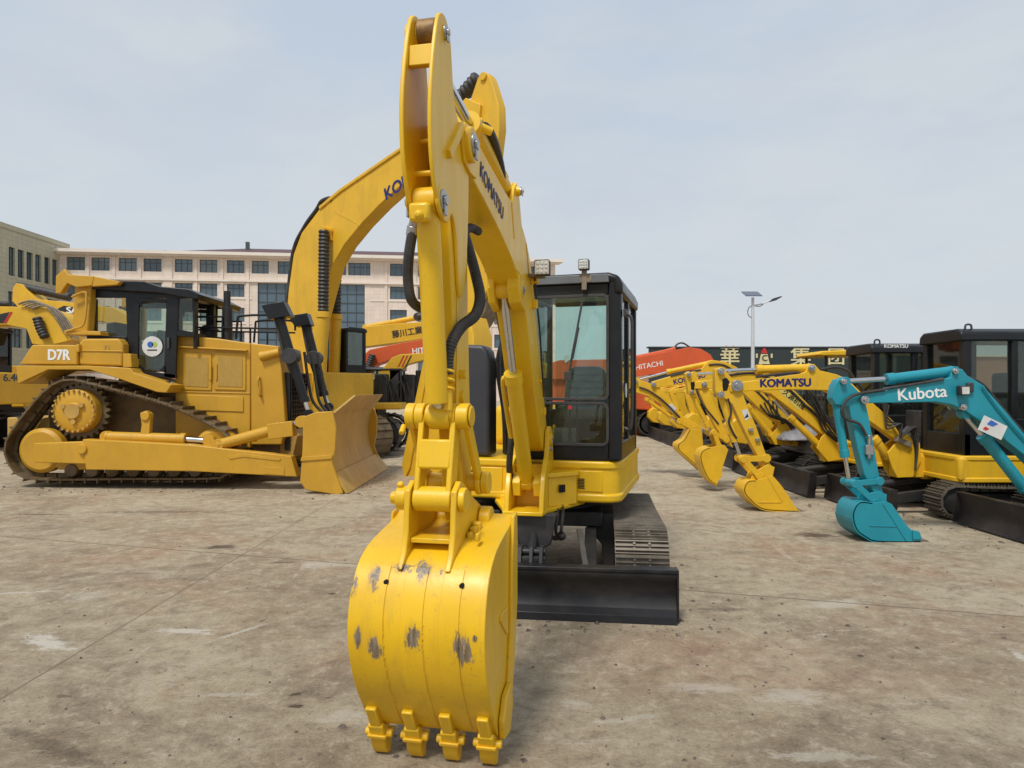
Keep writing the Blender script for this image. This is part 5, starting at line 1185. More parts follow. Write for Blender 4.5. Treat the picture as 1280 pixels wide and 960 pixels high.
def house(fr, rt, body, dark, glassm, trkm, uu=(-2.4, 1.3), ww=(-1.35, 1.35), zb=(1.05, 1.95), cab=(.1, 1.45, .35, 1.3, 3.05), tk=(-1.9, 1.9, .95, .55, 1.45), trk=True, cw=True):
    u0, u1 = uu; w0, w1 = ww; z0, z1 = zb
    m = M(fr); m.prismz([(u0+.2, w0), (u1, w0), (u1, w1), (u0+.2, w1), (u0, w1-.35), (u0, w0+.35)], z0, z1); bd = m.build('house_body', body, rt, .04, seg=3)
    m = M(fr); m.box(u0+.6, u1-1.3, w0+.25, w1-.25, z1, z1+(z1-z0)*.42); m.build('engine_hood', body, bd, .04)
    m = M(fr); m.box(u0*.5, u1*.6, w0*.6, w1*.6, z0-.18, z0-.002); m.cyl((0, 0, z0-.35), (0, 0, z0-.1), min(w1*.7, .7)); m.build('slewing_ring', mt['und'], rt, .01)
    a, b, c0_, c1_, zt = cab; T = .07*(zt-z1)/1.1
    m = M(fr)
    for x0, x1 in ((a, a+T), (b-T, b)):
        for y0, y1 in ((c0_, c0_+T), (c1_-T, c1_)): m.box(x0, x1, y0, y1, z1, zt)
    zs = z1+(zt-z1)*.30
    m.box(a+.002, b-.002, c0_+.002, c0_+T-.004, z1, zs); m.box(a+.002, b-.002, c1_-T+.004, c1_-.002, z1, zs); m.box(a+.003, a+T-.01, c0_, c1_, z1, zs); m.box(b-T+.01, b-.003, c0_, c1_, z1, zs*.6+z1*.4)
    mx = (a+b)/2; m.box(mx-T*.4, mx+T*.4, c1_-T+.002, c1_-.004, z1, zt); m.box(mx-T*.4, mx+T*.4, c0_+.004, c0_+T-.002, z1, zt)
    cb_ = m.build('cab', dark, rt, .01)
    m = M(fr); m.prismu([(c0_-.02, zt-T*1.1), (c0_, zt), (c0_+.08, zt+T*.5), (c1_-.08, zt+T*.5), (c1_, zt), (c1_+.02, zt-T*1.1)], a-.03, b+.04); m.build('cab_roof', dark, cb_, .02)
    M(fr).box(b-T*.6, b-T*.5, c0_+T, c1_-T, zs*.6+z1*.4, zt-T).build('windscreen', glassm, cb_, 0)
    M(fr).box(a+T*.5, a+T*.6, c0_+T, c1_-T, zs, zt-T).build('rear_window', glassm, cb_, 0)
    for y_ in (c0_+T*.5, c1_-T*.5): M(fr).box(a+T, b-T, y_, y_+.006, zs, zt-T).build('side_window', glassm, cb_, 0)
    cy = (c0_+c1_)/2; sw_ = (c1_-c0_)*.28
    m = M(fr); m.box(a+.25*(b-a), a+.38*(b-a), cy-sw_, cy+sw_, z1+.2, z1+(zt-z1)*.68); m.box(a+.3*(b-a), a+.65*(b-a), cy-sw_, cy+sw_, z1+.15, z1+.3*(zt-z1)); m.build('seat', mt['blk2'], cb_, .04, seg=3)
    if trk:
        t0, t1, th_, ti, to_ = tk
        for s_ in (1, -1):
            m = M(fr); track(m, oval(t0, t1, .03, th_, .02), min(s_*ti, s_*to_), max(s_*ti, s_*to_), .17 if th_ > .7 else .12, .025, .03, 1 if th_ > .7 else 3)
            tr_ = m.build('track', trkm, rt, 0)
            wc = s_*(ti+to_)/2; hw = (to_-ti)*.25
            m = M(fr); m.box(t0+th_*.55, t1-th_*.55, wc-hw, wc+hw, th_*.3, th_*.72); m.build('track_frame', mt['und'], tr_, .01)
            for e in (t0+th_/2, t1-th_/2): M(fr).lathe(e, th_/2+.015, [(.06, wc-hw*1.5), (th_*.36, wc-hw*1.4), (th_*.36, wc+hw*1.4), (.06, wc+hw*1.5)], 24).build('idler', mt['und'], tr_, .01)
            m = M(fr)
            n_ = 5
            for k in range(n_): e = t0+th_*.8+(t1-t0-th_*1.6)*k/(n_-1); m.lathe(e, th_*.22, [(.03, wc-hw*1.4), (th_*.14, wc-hw*1.2), (th_*.14, wc+hw*1.2), (.03, wc+hw*1.4)], 12)
            m.build('roller', mt['und'], tr_, 0)
        m = M(fr); m.box(t0*.35, t1*.35, -ti-.05, ti+.05, th_*.35, z0-.2); m.build('undercarriage', mt['und'], rt, .02)
    return bd, cb_
house(EK, E_, y3, K_, mt['glassd'], mt['trkb'], uu=(-2.6, 1.3), ww=(-1.4, 1.4), cab=(.45, 1.25, .62, 1.2, 2.95))

# ================================================================ machines behind, left and middle
def side_machine(nm, ox, oy, deg, lab, mat, boom, bw=.3, parts=(), txt=None, grp=None, **hk):
    fr = Fr(ox, oy, deg); rt = root(nm, (ox, oy, 0), lab, 'excavator', grp)
    bm = M(fr).prism(fr.T(boom, -bw), -bw, bw).build('boom', mat, rt, .012) if boom else None
    for pn, pts, w0, w1, mm in parts:
        fo = fr.T(pts, w0); M(fr).prism(fo, w0, w1).build(pn, mm, rt, .01)
    house(fr, rt, hk.pop('body', mat), mt['blk'], mt['glassd'], mt['trkd'], **hk)
    return fr, rt, bm
fr, rt, bm = side_machine('excavator', -6.7, 20.5, 0, 'yellow excavator with black chinese characters along its nearly level boom', y3,
    [(440, 436), (446, 412), (460, 408), (500, 404), (560, 400), (604, 404), (606, 414), (560, 419), (500, 428), (451, 434), (446, 470), (436, 470)],
    parts=(('arm', [(590, 398), (604, 396), (612, 420), (600, 500), (592, 500)], -.2, .2, y3),), uu=(-2.5, 1.0), cab=(-.1, 1.0, .35, 1.3, 2.9))
a_, g_, b_ = fr.P(457, 409, .0), fr.P(522, 397, .0), fr.P(560, 391, .0)
cylinder(fr, a_, g_, b_, .08, .05, 0, rt, y3, name='arm_ram')
cylinder(fr, fr.P(522, 396, -.1), fr.P(531, 394, -.1), fr.P(535, 393, -.1), .11, .05, -.1, rt, mt['hose'], name='ram_cover')
a_ = fr.P(490, 419, -.3); b_ = fr.P(530, 412.5, -.3)
text(fr, '藤川工業(株)', a_[0], a_[1], -.306, .24, b_[0]-a_[0], b_[1]-a_[1], mt['blkt'], bm, bold=.025, sx=.95)
fr, rt, bm = side_machine('excavator', -7.0, 18.6, 0, 'orange excavator with white lettering on its curved boom, below the level yellow boom', mt['ora'],
    [(448, 500), (450, 470), (452, 446), (462, 437), (500, 429), (540, 422), (590, 418), (606, 400), (608, 412), (600, 436), (560, 440), (530, 443), (490, 449), (470, 456), (461, 466), (462, 500)],
    parts=(('arm', [(592, 420), (598, 404), (607, 396), (608, 418), (594, 440), (588, 432)], -.2, .2, mt['ora']),), uu=(-2.5, 1.0), cab=(-.2, 1.0, .35, 1.3, 2.5), body=mt['ora'])
a_ = fr.P(515, 439.5, -.3); b_ = fr.P(560, 437, -.3)
text(fr, 'HITACHI', a_[0], a_[1], -.306, .22, b_[0]-a_[0], b_[1]-a_[1]+.02, mt['whi'], bm, bold=.03, sx=.95)
m = M(fr); q = [fr.P(x, y, -.4) for x, y in ((466, 443), (460, 460), (455, 476))]; m.tube([(a, -.4, b) for a, b in q], .08, 10, ribs=.06, depth=.2); m.build('ram_bellows', mt['hose'], rt, 0)
fr, rt, bm = side_machine('excavator', -4.2, 17.0, 0, 'used yellow excavator with narrow red stripes, tracks showing past the dozer blade', y3,
    [(468, 492), (472, 468), (490, 447), (500, 443), (545, 440), (548, 452), (530, 450), (508, 456), (490, 474), (478, 494)],
    bw=.2, uu=(-1.6, 1.6), ww=(-1.0, 1.0), zb=(1.10, 1.26), cab=(.3, 1.45, -.2, .6, 2.1), tk=(-1.6, 1.55, .95, .4, .95))
a_ = fr.P(497, 451, -.2)
for k in range(3): M(fr).prism([(a_[0]+k*.09, a_[1]-.15), (a_[0]+.035+k*.09, a_[1]-.15), (a_[0]+.175+k*.09, a_[1]+.13), (a_[0]+.14+k*.09, a_[1]+.13)], -.206, -.202).build('stripe', mt['red'] if k < 2 else mt['blkt'], bm, 0)
m = M(fr)
for k in range(6): q = [fr.P(475+k*9, 500, -.5), fr.P(478+k*8, 470+(k % 3)*6, -.5), fr.P(486+k*7, 478+(k % 2)*9, -.5), fr.P(492+k*7, 504, -.5)]; m.tube([(a, -.6+.2*k, b) for a, b in q], .02, 8)
m.build('hydraulic_hose', mt['hose'], rt, 0)
m = M(fr)
for k in range(4): q = fr.P(466+k*15, 480, -.7); m.box(q[0], q[0]+.30, -.5+.3*k, -.2+.3*k, 1.2, 1.95+.12*(k % 2))
m.build('engine_block', mt['blk2'], rt, .03)

# far left: two used excavators behind the bulldozer
fr, rt, bm = side_machine('excavator', -15.3, 18.0, 0, 'used yellow excavator with a slanting red stripe on its boom at the far left edge', y3,
    [(-60, 392), (0, 383), (52, 384), (70, 389), (82, 400), (90, 425), (60, 432), (40, 430), (33, 411), (8, 406), (-60, 408)],
    parts=(), uu=(-1.8, 2.6), ww=(-1.25, 1.25), zb=(1.2, 2.0), cab=(1.0, 2.3, -1.2, -.25, 3.1), tk=(-1.9, 1.9, .9, .55, 1.3))
a_ = fr.P(10, 396, -.3)
M(fr).prism(fr.T([(-2, 393), (12, 390), (4, 404), (-2, 404)], -.3), -.306, -.302).build('stripe', mt['blkt'], bm, 0)
M(fr).prism(fr.T([(13, 390), (16, 390), (8, 404), (4, 404)], -.3), -.308, -.304).build('stripe', mt['red'], bm, 0)
m = M(fr)
for k in range(5): q = [fr.P(x+k*4, y+k*1.5, -.35) for x, y in ((24, 380), (40, 376), (58, 383), (72, 400), (82, 418))]; m.tube([(a, -.36, b) for a, b in q], .02 if k % 2 else .028, 8)
m.build('oil_pipe', mt['gstl'], bm, 0)
m = M(fr); q = [fr.P(x, y, -.4) for x, y in ((47, 397), (51, 410), (57, 422))]; m.tube([(a, -.42, b) for a, b in q], .1, 10, ribs=.07, depth=.2); m.build('ram_bellows', mt['hose'], rt, 0)
m = M(fr); q = [fr.P(x, y, 0) for x, y in ((-20, 381), (20, 381))]; m.cyl((q[0][0], -.2, q[0][1]), (q[1][0], -.2, q[1][1]), .07); m.build('arm_ram', mt['hose'], rt, 0)
a_ = fr.P(4, 475, -1.25); text(fr, '6.40', a_[0], a_[1]+.05, -1.255, .26, 1, 0, mt['blkt'], rt, bold=.04)
fr, rt, bm = side_machine('excavator', -17.0, 21.5, 0, 'yellow excavator behind the bulldozer tank with a white letter on a black boom patch', y3,
    [(15, 376), (16, 360), (20, 354), (27, 355), (33, 362), (46, 374), (80, 377), (140, 384), (170, 400), (168, 416), (130, 402), (60, 396), (30, 392)],
    parts=(), uu=(-1.8, 2.6), cab=(-1.6, -.4, .35, 1.3, 3.0), tk=(-1.9, 1.9, .9, .55, 1.3))
M(fr).prism(fr.T([(72, 386), (80, 382), (104, 386), (106, 393), (84, 391), (76, 390)], -.3), -.306, -.302).build('badge', mt['blkt'], bm, 0)
a_ = fr.P(83, 388, -.3); text(fr, 'SANY', a_[0], a_[1], -.311, .27, 1, -.05, mt['whi'], bm, bold=.05, sx=1.2)
m = M(fr); q = [fr.P(x, y, 0) for x, y in ((25, 358), (90, 372))]; m.cyl((q[0][0], -.1, q[0][1]), (q[1][0], -.1, q[1][1]), .13); m.build('arm_ram', mt['hose'], rt, 0)
# ================================================================ the row of small excavators on the right
GRP = 'small excavators parked in a row'
def bandf(pts, t_, cen):
    o_ = []
    for i, p in enumerate(pts):
        a, b = Vector(pts[max(i-1, 0)]), Vector(pts[min(i+1, len(pts)-1)]); d = (b-a).normalized()
        n_ = Vector((d.y, -d.x)); c_ = Vector(cen)-Vector(p)
        if n_.dot(c_) < 0: n_ = -n_
        q = Vector(p)+n_*t_; o_.append((q.x, q.y))
    return o_
def mini(nm, X0, Y0, lab, mat, boom, arm, buck, lip, rams, wb=.085, wa=.065, wk=.18, txt=None, bodymat=None, cab=True, dark=None, cabspec=(-.6, .6, -.1, .7, 2.22), zb=(.46, .76), links=(), pins=(), hole=None, blade=True, offset=0.0, bracket=None, canopy=None, trkm=None, bladeu=1.5):
    fr = Fr(X0, Y0, 180); rt = root(nm, (X0, Y0, 0), lab, 'excavator', GRP)
    w_ = offset
    T_ = lambda pts: fr.T(pts, w_+wb)
    bo_ = M(fr).prism(T_(boom), w_-wb, w_+wb).build('boom', mat, rt, .008)
    ar_ = M(fr).prism(fr.T(arm, w_+wa+.0), w_-wa, w_+wa).build('arm', mat, rt, .008)
    if hole: M(fr).prism(fr.T(hole, w_+wa), w_+wa-.01, w_+wa+.003).build('arm_window_patch', mt['hole'], ar_, 0)  # black patch on the flank stands for the dark opening
    bp_ = fr.T(buck, w_+wk*.9); lp_ = fr.T(lip, w_+wk*.9)
    cen = (sum(p[0] for p in bp_)/len(bp_), sum(p[1] for p in bp_)/len(bp_)); cl = fr.T([lip[0]], w_+wk)[0]
    cen = ((cen[0]+lp_[-1][0])/2, (cen[1]+lp_[-1][1])/2)
    cs = [(p.x, p.y) for p in catmull([(a, b, 0) for a, b in bp_], 4)]
    wq = wk; bk_ = M(fr).prism(cs+bandf(cs, .018, cen)[::-1], w_-wk, w_+wk).build('bucket', mat, rt, .003, 40)
    for s_ in (-1, 1): M(fr).prism(cs+lp_, w_+s_*wk-(.012 if s_ > 0 else 0), w_+s_*wk+(.0 if s_ > 0 else .012)).build('side_plate', mat, bk_, .004)
    M(fr).prism(bandf(cs, -.008, cen)[len(cs)//3:]+cs[len(cs)//3:][::-1], w_-wk-.006, w_+wk+.006).build('wear_plate', mat, bk_, .002)
    tip = cs[-1]; d = (Vector(cs[-1])-Vector(cs[-4])).normalized(); n_ = Vector((-d.y, d.x))
    if n_.dot(Vector(cen)-Vector(tip)) < 0: n_ = -n_
    for k in range(4):
        wc = w_-wk+.04+k*(2*wk-.08)/3
        q = [Vector(tip)-d*.07-n_*.012, Vector(tip)+d*.09+n_*.002, Vector(tip)+d*.09+n_*.008, Vector(tip)-d*.04+n_*.05]
        M(fr).prism([tuple(v) for v in q], wc-.025, wc+.025).build('tooth', mt['gstl'], bk_, .004)
    for (a, g, b, r, kind) in rams:
        wr = {'arm': w_, 'bucket': w_, 'boom': w_}[kind]
        A, G_, B_ = (fr.P(*p, wr) for p in (a, g, b)); sc_ = 853/(Y0-wr)
        cylinder(fr, A, G_, B_, r/sc_, r*.5/sc_, wr, rt, mat, name=kind+'_ram', wd=.1 if kind != 'arm' else .12, eye=r*.95/sc_)
    for li, (a, b, r) in enumerate(links):
        A, B_ = fr.P(*a, w_), fr.P(*b, w_); d = (Vector(B_)-Vector(A)).normalized(); n_ = Vector((-d.y, d.x))*r*(Y0-w_)/853
        for s_ in (-1, 1):
            m = M(fr); m.prism([tuple(Vector(A)+n_), tuple(Vector(B_)+n_), tuple(Vector(B_)-n_), tuple(Vector(A)-n_)], w_+s_*(wa+.022+.03*li)-.012, w_+s_*(wa+.022+.03*li)+.012)
            for q in (A, B_): m.pin(q[0], q[1], w_+s_*(wa+.022+.03*li)-.015, w_+s_*(wa+.022+.03*li)+.015, r*(1.5-.2*li)*(Y0-w_)/853)
            m.build('link', mat, rt, .003)
    for p, r in pins:
        q = fr.P(*p, w_+wb); m = M(fr); m.pin(q[0], q[1], w_+wb-.01, w_+wb+.03, r*(Y0-w_)/853); m.pin(q[0], q[1], w_+wb+.03, w_+wb+.045, r*.5*(Y0-w_)/853, 6); m.pin(q[0], q[1], w_-wb-.03, w_-wb+.01, r*(Y0-w_)/853); m.build('pin_cap', mt['stl'], bo_, .002)
    if bracket:
        q = fr.T(bracket, w_+wb)
        so_ = M(fr).prism(q, w_+wb-.0, w_+wb+.03).build('swing_bracket', mat, rt, .006); M(fr).prism(q, w_-wb-.03, w_-wb).build('cheek', mat, so_, .006)
        zz = [p[1] for p in q]; uu_ = [p[0] for p in q]
        m = M(fr); m.box(min(uu_)-.25, max(uu_)-.12, w_-wb, w_+wb, min(zz), (min(zz)+max(zz))/2+.03); m.cyl((min(uu_)-.12, w_, min(zz)-.02), (min(uu_)-.12, w_, (min(zz)+max(zz))/2+.06), .1); m.build('core', mat, so_, .01)
    if txt:
        s_, p0, p1, sz, bold, tm = txt; a_ = fr.P(*p0, w_+wb); b_ = fr.P(*p1, w_+wb)
        text(fr, s_, a_[0], a_[1], w_+wb+.003, sz, b_[0]-a_[0], b_[1]-a_[1], tm, bo_, bold=bold, sx=1.0)
    # house
    bm_ = bodymat or mat; dk = dark or mt['blk']
    if cab:
        a, b, c0_, c1_, zt = cabspec
        bd, cb_ = house(fr, rt, bm_, dk, mt['glassd'], trkm or mt['trkd'], uu=(-.95, .72), ww=(-.78, .78), zb=zb, cab=cabspec, tk=(-.95, .95, .42, .45, .78))
    else:
        bd, cb_ = house(fr, rt, bm_, dk, mt['glassd'], trkm or mt['trkd'], uu=(-.95, .72), ww=(-.78, .78), zb=zb, cab=(-.5, .35, -.1, .7, canopy or 1.6), tk=(-.95, .95, .42, .45, .78))
    m = M(fr); m.prismz(rr(-.97, .735, -.795, .795, .14), zb[0]-.01, zb[0]+.05); m.prismz(rr(-.965, .73, -.79, .79, .14), zb[1]-.05, zb[1]+.006); m.build('body_rim', bm_, bd, .012)
    m = M(fr); m.box(.15, .155, .78, .786, zb[0]+.06, zb[1]-.06); m.box(-.4, -.395, .78, .786, zb[0]+.06, zb[1]-.06); m.build('panel_gap', mt['hole'], bd, 0)
    if blade:
        pr = [(bladeu+.06, .36), (bladeu+.02, .27), (bladeu+.01, .16), (bladeu+.07, .04), (bladeu+.11, .02), (bladeu+.06, .02), (bladeu-.03, .14), (bladeu-.02, .28), (bladeu+.01, .36)]
        bl_ = M(fr).prism(pr, -.80, .80).build('dozer_blade', mt['bladed'], rt, .006)
        m = M(fr); m.box(bladeu-.0, bladeu+.07, -.80, .80, .355, .375)
        for s_ in (-.808, .798): m.prism([(bladeu-.03, .37), (bladeu+.07, .37), (bladeu+.12, .02), (bladeu-.0, .02)], s_, s_+.01)
        m.build('blade_edge', mt['bladed'], bl_, .004)
        for s_ in (-.32, .26): M(fr).prism([(.4, .22), (bladeu, .10), (bladeu, .22), (.4, .36)], s_, s_+.08).build('blade_arm', mt['und'], bl_, .006)
        m = M(fr); m.cyl((.5, 0, .42), (bladeu, 0, .30), .045); m.build('blade_ram', mt['und'], bl_, 0)
    return fr, rt, bo_, ar_, bd, cb_
def hose(fr, rt, pts, w, r=.012, mat=None, name='hydraulic_hose'):
    q = [fr.P(x, y, w) for x, y in pts]; return M(fr).tube([(a, w, b) for a, b in q], r, 8).build(name, mat or mt['hose'], rt, 0)
y2 = mt['yel2']
# first: teal machine in front
frk, rtk, bok, ark, _, _ = mini('small_excavator', 6.75, 7.15, 'teal small excavator nearest the camera at the right edge, white lettering on its boom', mt['teal'],
    [(1079, 503), (1077, 494), (1084, 491), (1107, 489), (1115, 484.5), (1160, 478), (1188, 472), (1190, 462), (1203, 461), (1210, 470), (1227, 480), (1252, 508), (1282, 544), (1345, 606), (1350, 622), (1335, 622), (1282, 570), (1250, 545), (1222, 524), (1206, 513), (1190, 506), (1170, 502.5), (1087, 504)],
    [(1043, 482), (1048, 474), (1056, 473), (1062, 478), (1077, 493), (1082, 503), (1086, 520), (1098, 588), (1104, 616), (1108, 626), (1098, 627), (1090, 612), (1080, 592), (1072, 560), (1061, 508), (1045, 506), (1040, 498)],
    [(1090, 628), (1074, 627), (1066, 637), (1065, 650), (1070, 663), (1080, 671), (1094, 677), (1134, 678), (1150, 677.5)],
    [(1144, 668), (1132, 656), (1121, 640), (1114, 630), (1106, 626)],
    [((1190, 464), (1109, 474), (1054, 477), 6.2, 'arm'), ((1045, 502), (1056, 570), (1062, 603), 5.0, 'bucket'), ((1282, 612), (1229, 545), (1205, 517), 7.0, 'boom')],
    links=[((1062, 603), (1094, 600), 3.5), ((1062, 603), (1087, 626), 3.8)], pins=[((1203, 509), 4), ((1054, 477), 3.5), ((1080, 500), 5), ((1193, 464), 3.5)],
    wk=.18, txt=('Kubota', (1121, 494.5), (1180, 489.5), .175, .022, mt['whi']), cabspec=(-.6, .6, -.1, .7, 1.5))
for p0, p1 in (((1087, 657), (1120, 658)), ((1104, 630), (1133, 676))):
    a_, b_ = frk.P(*p0, .18), frk.P(*p1, .18); q = M(frk); q.beam((a_[0], .183, a_[1]), (b_[0], .183, b_[1]), .008, .012); q.build('side_rib', mt['teal'], rtk, .002)
M(frk).prism(frk.T([(1140, 662), (1148, 664), (1152, 674), (1140, 674)], .18), .18, .20).build('side_cutter', mt['teal'], rtk, .004)
for s_ in (-1, 1): M(frk).prism(frk.T([(1079, 640), (1084, 622), (1088, 616), (1098, 614), (1108, 618), (1107, 632), (1100, 644)], .09), s_*.09-.012, s_*.09+.012).build('bucket_ear', mt['teal'], rtk, .004)
wl = frk.P(1201, 488, .09); q = M(frk); q.box(wl[0]-.05, wl[0]+.05, .09, .17, wl[1]-.05, wl[1]+.05); q.box(wl[0]-.12, wl[0]-.05, .09, .12, wl[1]-.02, wl[1]+.08); lk2 = q.build('work_lamp', mt['blk2'], rtk, .01)
M(frk).box(wl[0]-.035, wl[0]+.04, .17, .176, wl[1]-.04, wl[1]+.035).build('lens', mt['lens'], lk2, .003)
hose(frk, rtk, [(1106, 487), (1075, 492), (1062, 497), (1055, 505), (1052, 516), (1058, 524), (1074, 530), (1083, 545)], .10, .016)
hose(frk, rtk, [(1090, 489), (1120, 484), (1150, 479), (1180, 474)], .1, .012); hose(frk, rtk, [(1208, 471), (1228, 480), (1250, 506), (1280, 541), (1300, 560)], .06, .014)
hose(frk, rtk, [(1228, 482), (1248, 510), (1280, 548), (1300, 566)], .11, .010, mt['teal'], 'oil_pipe')
q = M(frk); a_ = frk.P(1085, 562, .07); q.box(a_[0]-.04, a_[0]+.04, .065, .11, a_[1]-.05, a_[1]+.05); q.cyl((a_[0], .09, a_[1]+.05), (a_[0], .09, a_[1]+.15), .018); q.cyl((a_[0], .09, a_[1]-.05), (a_[0], .09, a_[1]-.09), .018); q.build('valve_block', mt['stl'], rtk, .004)
q = M(frk); q.prism(frk.T([(1222, 537), (1230, 519), (1259, 533), (1251, 550)], .15), .15, .156); sg_ = q.build('paper_label', mt['paper'], rtk, 0)
M(frk).prism(frk.T([(1233, 530), (1238, 525), (1247, 530), (1240, 533)], .15), .158, .16).build('label_mark', mt['blu'], sg_, 0)
M(frk).prism(frk.T([(1228, 536), (1231, 533), (1236, 536), (1232, 538)], .15), .158, .16).build('label_mark', mt['red'], sg_, 0)
# second: yellow, big lettering
fr3, rt3, bo3, ar3, bd3, cb3 = mini('small_excavator', 6.05, 8.9, 'yellow small excavator just behind the teal one, its bucket tip resting on the ground', mt['yel2'],
    [(913, 490), (911, 480), (922, 478), (948, 475), (995, 468), (1007, 465), (1010, 457), (1018, 455), (1025, 463), (1046, 468), (1060, 474), (1078, 492), (1112, 522), (1140, 548), (1143, 558), (1132, 559), (1108, 541), (1084, 524), (1062, 505), (1048, 496), (1034, 488), (985, 487), (930, 489)],
    [(894, 461), (901, 460), (908, 465), (918, 476), (927, 487), (934, 507), (945, 532), (959, 572), (966, 585), (958, 593), (950, 576), (937, 551), (924, 524), (915, 505), (908, 499), (899, 497), (894, 488)],
    [(945, 600), (935, 601), (930, 608), (930, 616), (936, 624), (951, 636), (976, 639), (999, 640)],
    [(992, 631), (985, 619), (974, 604), (965, 594)],
    [((1012, 460), (946, 462), (901, 464), 5.2, 'arm'), ((901, 494), (919, 551), (926, 572), 4.2, 'bucket'), ((1112, 572), (1092, 548), (1070, 520), 5.5, 'boom')],
    links=[((926, 573), (955, 572), 3.6), ((926, 573), (945, 594), 3.4)], pins=[((921, 482), 7), ((901, 464), 4), ((1014, 460), 4), ((901, 493), 4)],
    hole=[(903, 474), (908, 472), (912, 477), (909, 488), (904, 489), (903, 482)],
    txt=('KOMATSU', (949.5, 479.5), (1004, 478.5), .142, .05, mt['navy']), bracket=[(1108, 566), (1116, 556), (1128, 548), (1148, 553), (1150, 575), (1140, 596), (1120, 597), (1114, 585)],
    cabspec=(-.62, .62, -.13, .7, 2.25), trkm=mt['trk'])
for s_ in (-1, 1): M(fr3).prism(fr3.T([(937, 604), (940, 594), (946, 588), (960, 580), (968, 584), (966, 594), (955, 606)], .09), s_*.09-.012, s_*.09+.012).build('bucket_ear', y2, rt3, .004)
M(fr3).prism(fr3.T([(958, 594), (960, 593), (978, 626), (977, 627)], .18), .18, .187).build('side_rib', y2, rt3, .002); M(fr3).prism(fr3.T([(948, 627), (976, 627), (976, 628.5), (948, 628.5)], .18), .18, .187).build('side_rib', y2, rt3, .002)
M(fr3).prism(fr3.T([(927, 513), (934, 511), (938, 522), (932, 526)], .065), .0655, .067).build('warning_sticker', mt['paper'], ar3, 0)
M(fr3).prism(fr3.T([(930, 523), (936, 521), (934, 517)], .065), .0675, .069).build('warning_mark', mt['blkt'], ar3, 0)
q = M(fr3); a_ = fr3.P(938, 537, .07)
for dx, dz in ((0, 0), (-.09, -.13)): q.box(a_[0]+dx-.03, a_[0]+dx+.03, .065, .1, a_[1]+dz-.02, a_[1]+dz+.02)
q.build('hose_clamp', mt['stl'], rt3, .004)
hose(fr3, rt3, [(910, 498), (914, 515), (911, 527), (916, 540), (921, 548)], .06, .014); hose(fr3, rt3, [(945, 471), (980, 467), (1000, 466)], .07, .018); hose(fr3, rt3, [(1026, 462), (1045, 459), (1060, 464), (1068, 474), (1080, 490)], .05, .02)
for k in range(4): hose(fr3, rt3, [(1102+k*3, 500+k*2), (1108, 520+k*5), (1118+k*3, 530), (1126, 540+k*2), (1136+k*3, 534), (1144+k, 560), (1144, 588)], .13+.03*k, .012)
q = M(fr3); a_ = fr3.P(1118, 548, .1); b_ = fr3.P(1136, 556, .1); q.beam((a_[0], .13, a_[1]), (b_[0], .13, b_[1]), .08, .07); q.build('valve_plate', mt['gstl'], rt3, .004)
a_ = fr3.P(1123, 503, .7); text(fr3, 'GALEO', -.02+.55, .72+.62, .706, .075, -1, 0, mt['gstl'], cb3, bold=.02)
a_ = fr3.P(1090, 470, 0)
q = M(fr3); q.tube([(-.1, .71, 1.9), (-.1, .76, 1.9), (-.1, .76, 1.5), (-.1, .71, 1.5)], .012); q.build('grab_rail', mt['blk2'], cb3, 0)
q = M(fr3)
for u_ in (.5, -.5): q.tube([(u_-.04, .6, 2.28), (u_-.03, .6, 2.345), (u_+.03, .6, 2.345), (u_+.04, .6, 2.28)], .012)
q.build('lifting_eye', mt['blk2'], cb3, 0)
# third: yellow with a decal on its boom
fr2, rt2, bo2, ar2, bd2, cb2 = mini('small_excavator', 5.85, 10.6, 'third small excavator from the right, yellow, black print on a pale decal along its boom', mt['yel2'],
    [(868, 486), (870, 477), (892, 474), (930, 462), (950, 460), (970, 472), (994, 489), (1042, 536), (1040, 547), (1028, 543), (1000, 520), (963, 492), (935, 486), (892, 486)],
    [(857, 467), (861, 464), (867, 467), (875, 476), (892, 476), (892, 485), (886, 486), (894, 507), (910, 544), (917, 560), (907, 553), (896, 536), (882, 508), (873, 488), (869, 493), (861, 493), (859, 480)],
    [(887, 559), (878, 563), (875, 572), (879, 587), (886, 600), (896, 607)],
    [(898, 600), (902, 596), (903, 584), (910, 562), (905, 556)],
    [((950, 464), (912, 466), (867, 468), 3.8, 'arm'), ((866, 494), (885, 533), (890, 542), 3.2, 'bucket'), ((1024, 557), (987, 521), (965, 497), 4.2, 'boom')],
    links=[((890, 540), (906, 549), 2.6), ((890, 540), (896, 556), 2.6)], pins=[((861, 468), 2.6), ((865, 490), 2.6), ((1036, 540), 3.2), ((880, 481), 3.5)],
    hole=[(863, 478), (868, 477), (869, 484), (867, 488), (864, 487)],
    bracket=[(1020, 560), (1026, 546), (1036, 537), (1046, 541), (1056, 552), (1054, 574), (1034, 577)], cabspec=(-.62, .6, -.06, .7, 2.19), wk=.17)
a_ = fr2.P(975, 483, .085); b_ = fr2.P(1004, 511, .085); n_ = (b_[0]-a_[0], b_[1]-a_[1])
M(fr2).prism(fr2.T([(972, 487), (985, 486), (1006, 505), (998, 513)], .085), .0855, .087).build('decal', mt['vinyl'], bo2, 0)
a_ = fr2.P(979, 489, .085); b_ = fr2.P(1004, 509, .085); text(fr2, '久源机械', a_[0], a_[1], .0885, .105, b_[0]-a_[0], b_[1]-a_[1], mt['blkt'], bo2, bold=.02)
text(fr2, 'KOMATSU', .46, 2.19, .712, .075, -1, 0, mt['whi'], cb2, bold=.035)
q = M(fr2)
for u_ in (.5, -.5): q.tube([(u_-.04, .6, 2.22), (u_-.03, .6, 2.285), (u_+.03, .6, 2.285), (u_+.04, .6, 2.22)], .012)
q.build('lifting_eye', mt['blk2'], cb2, 0)
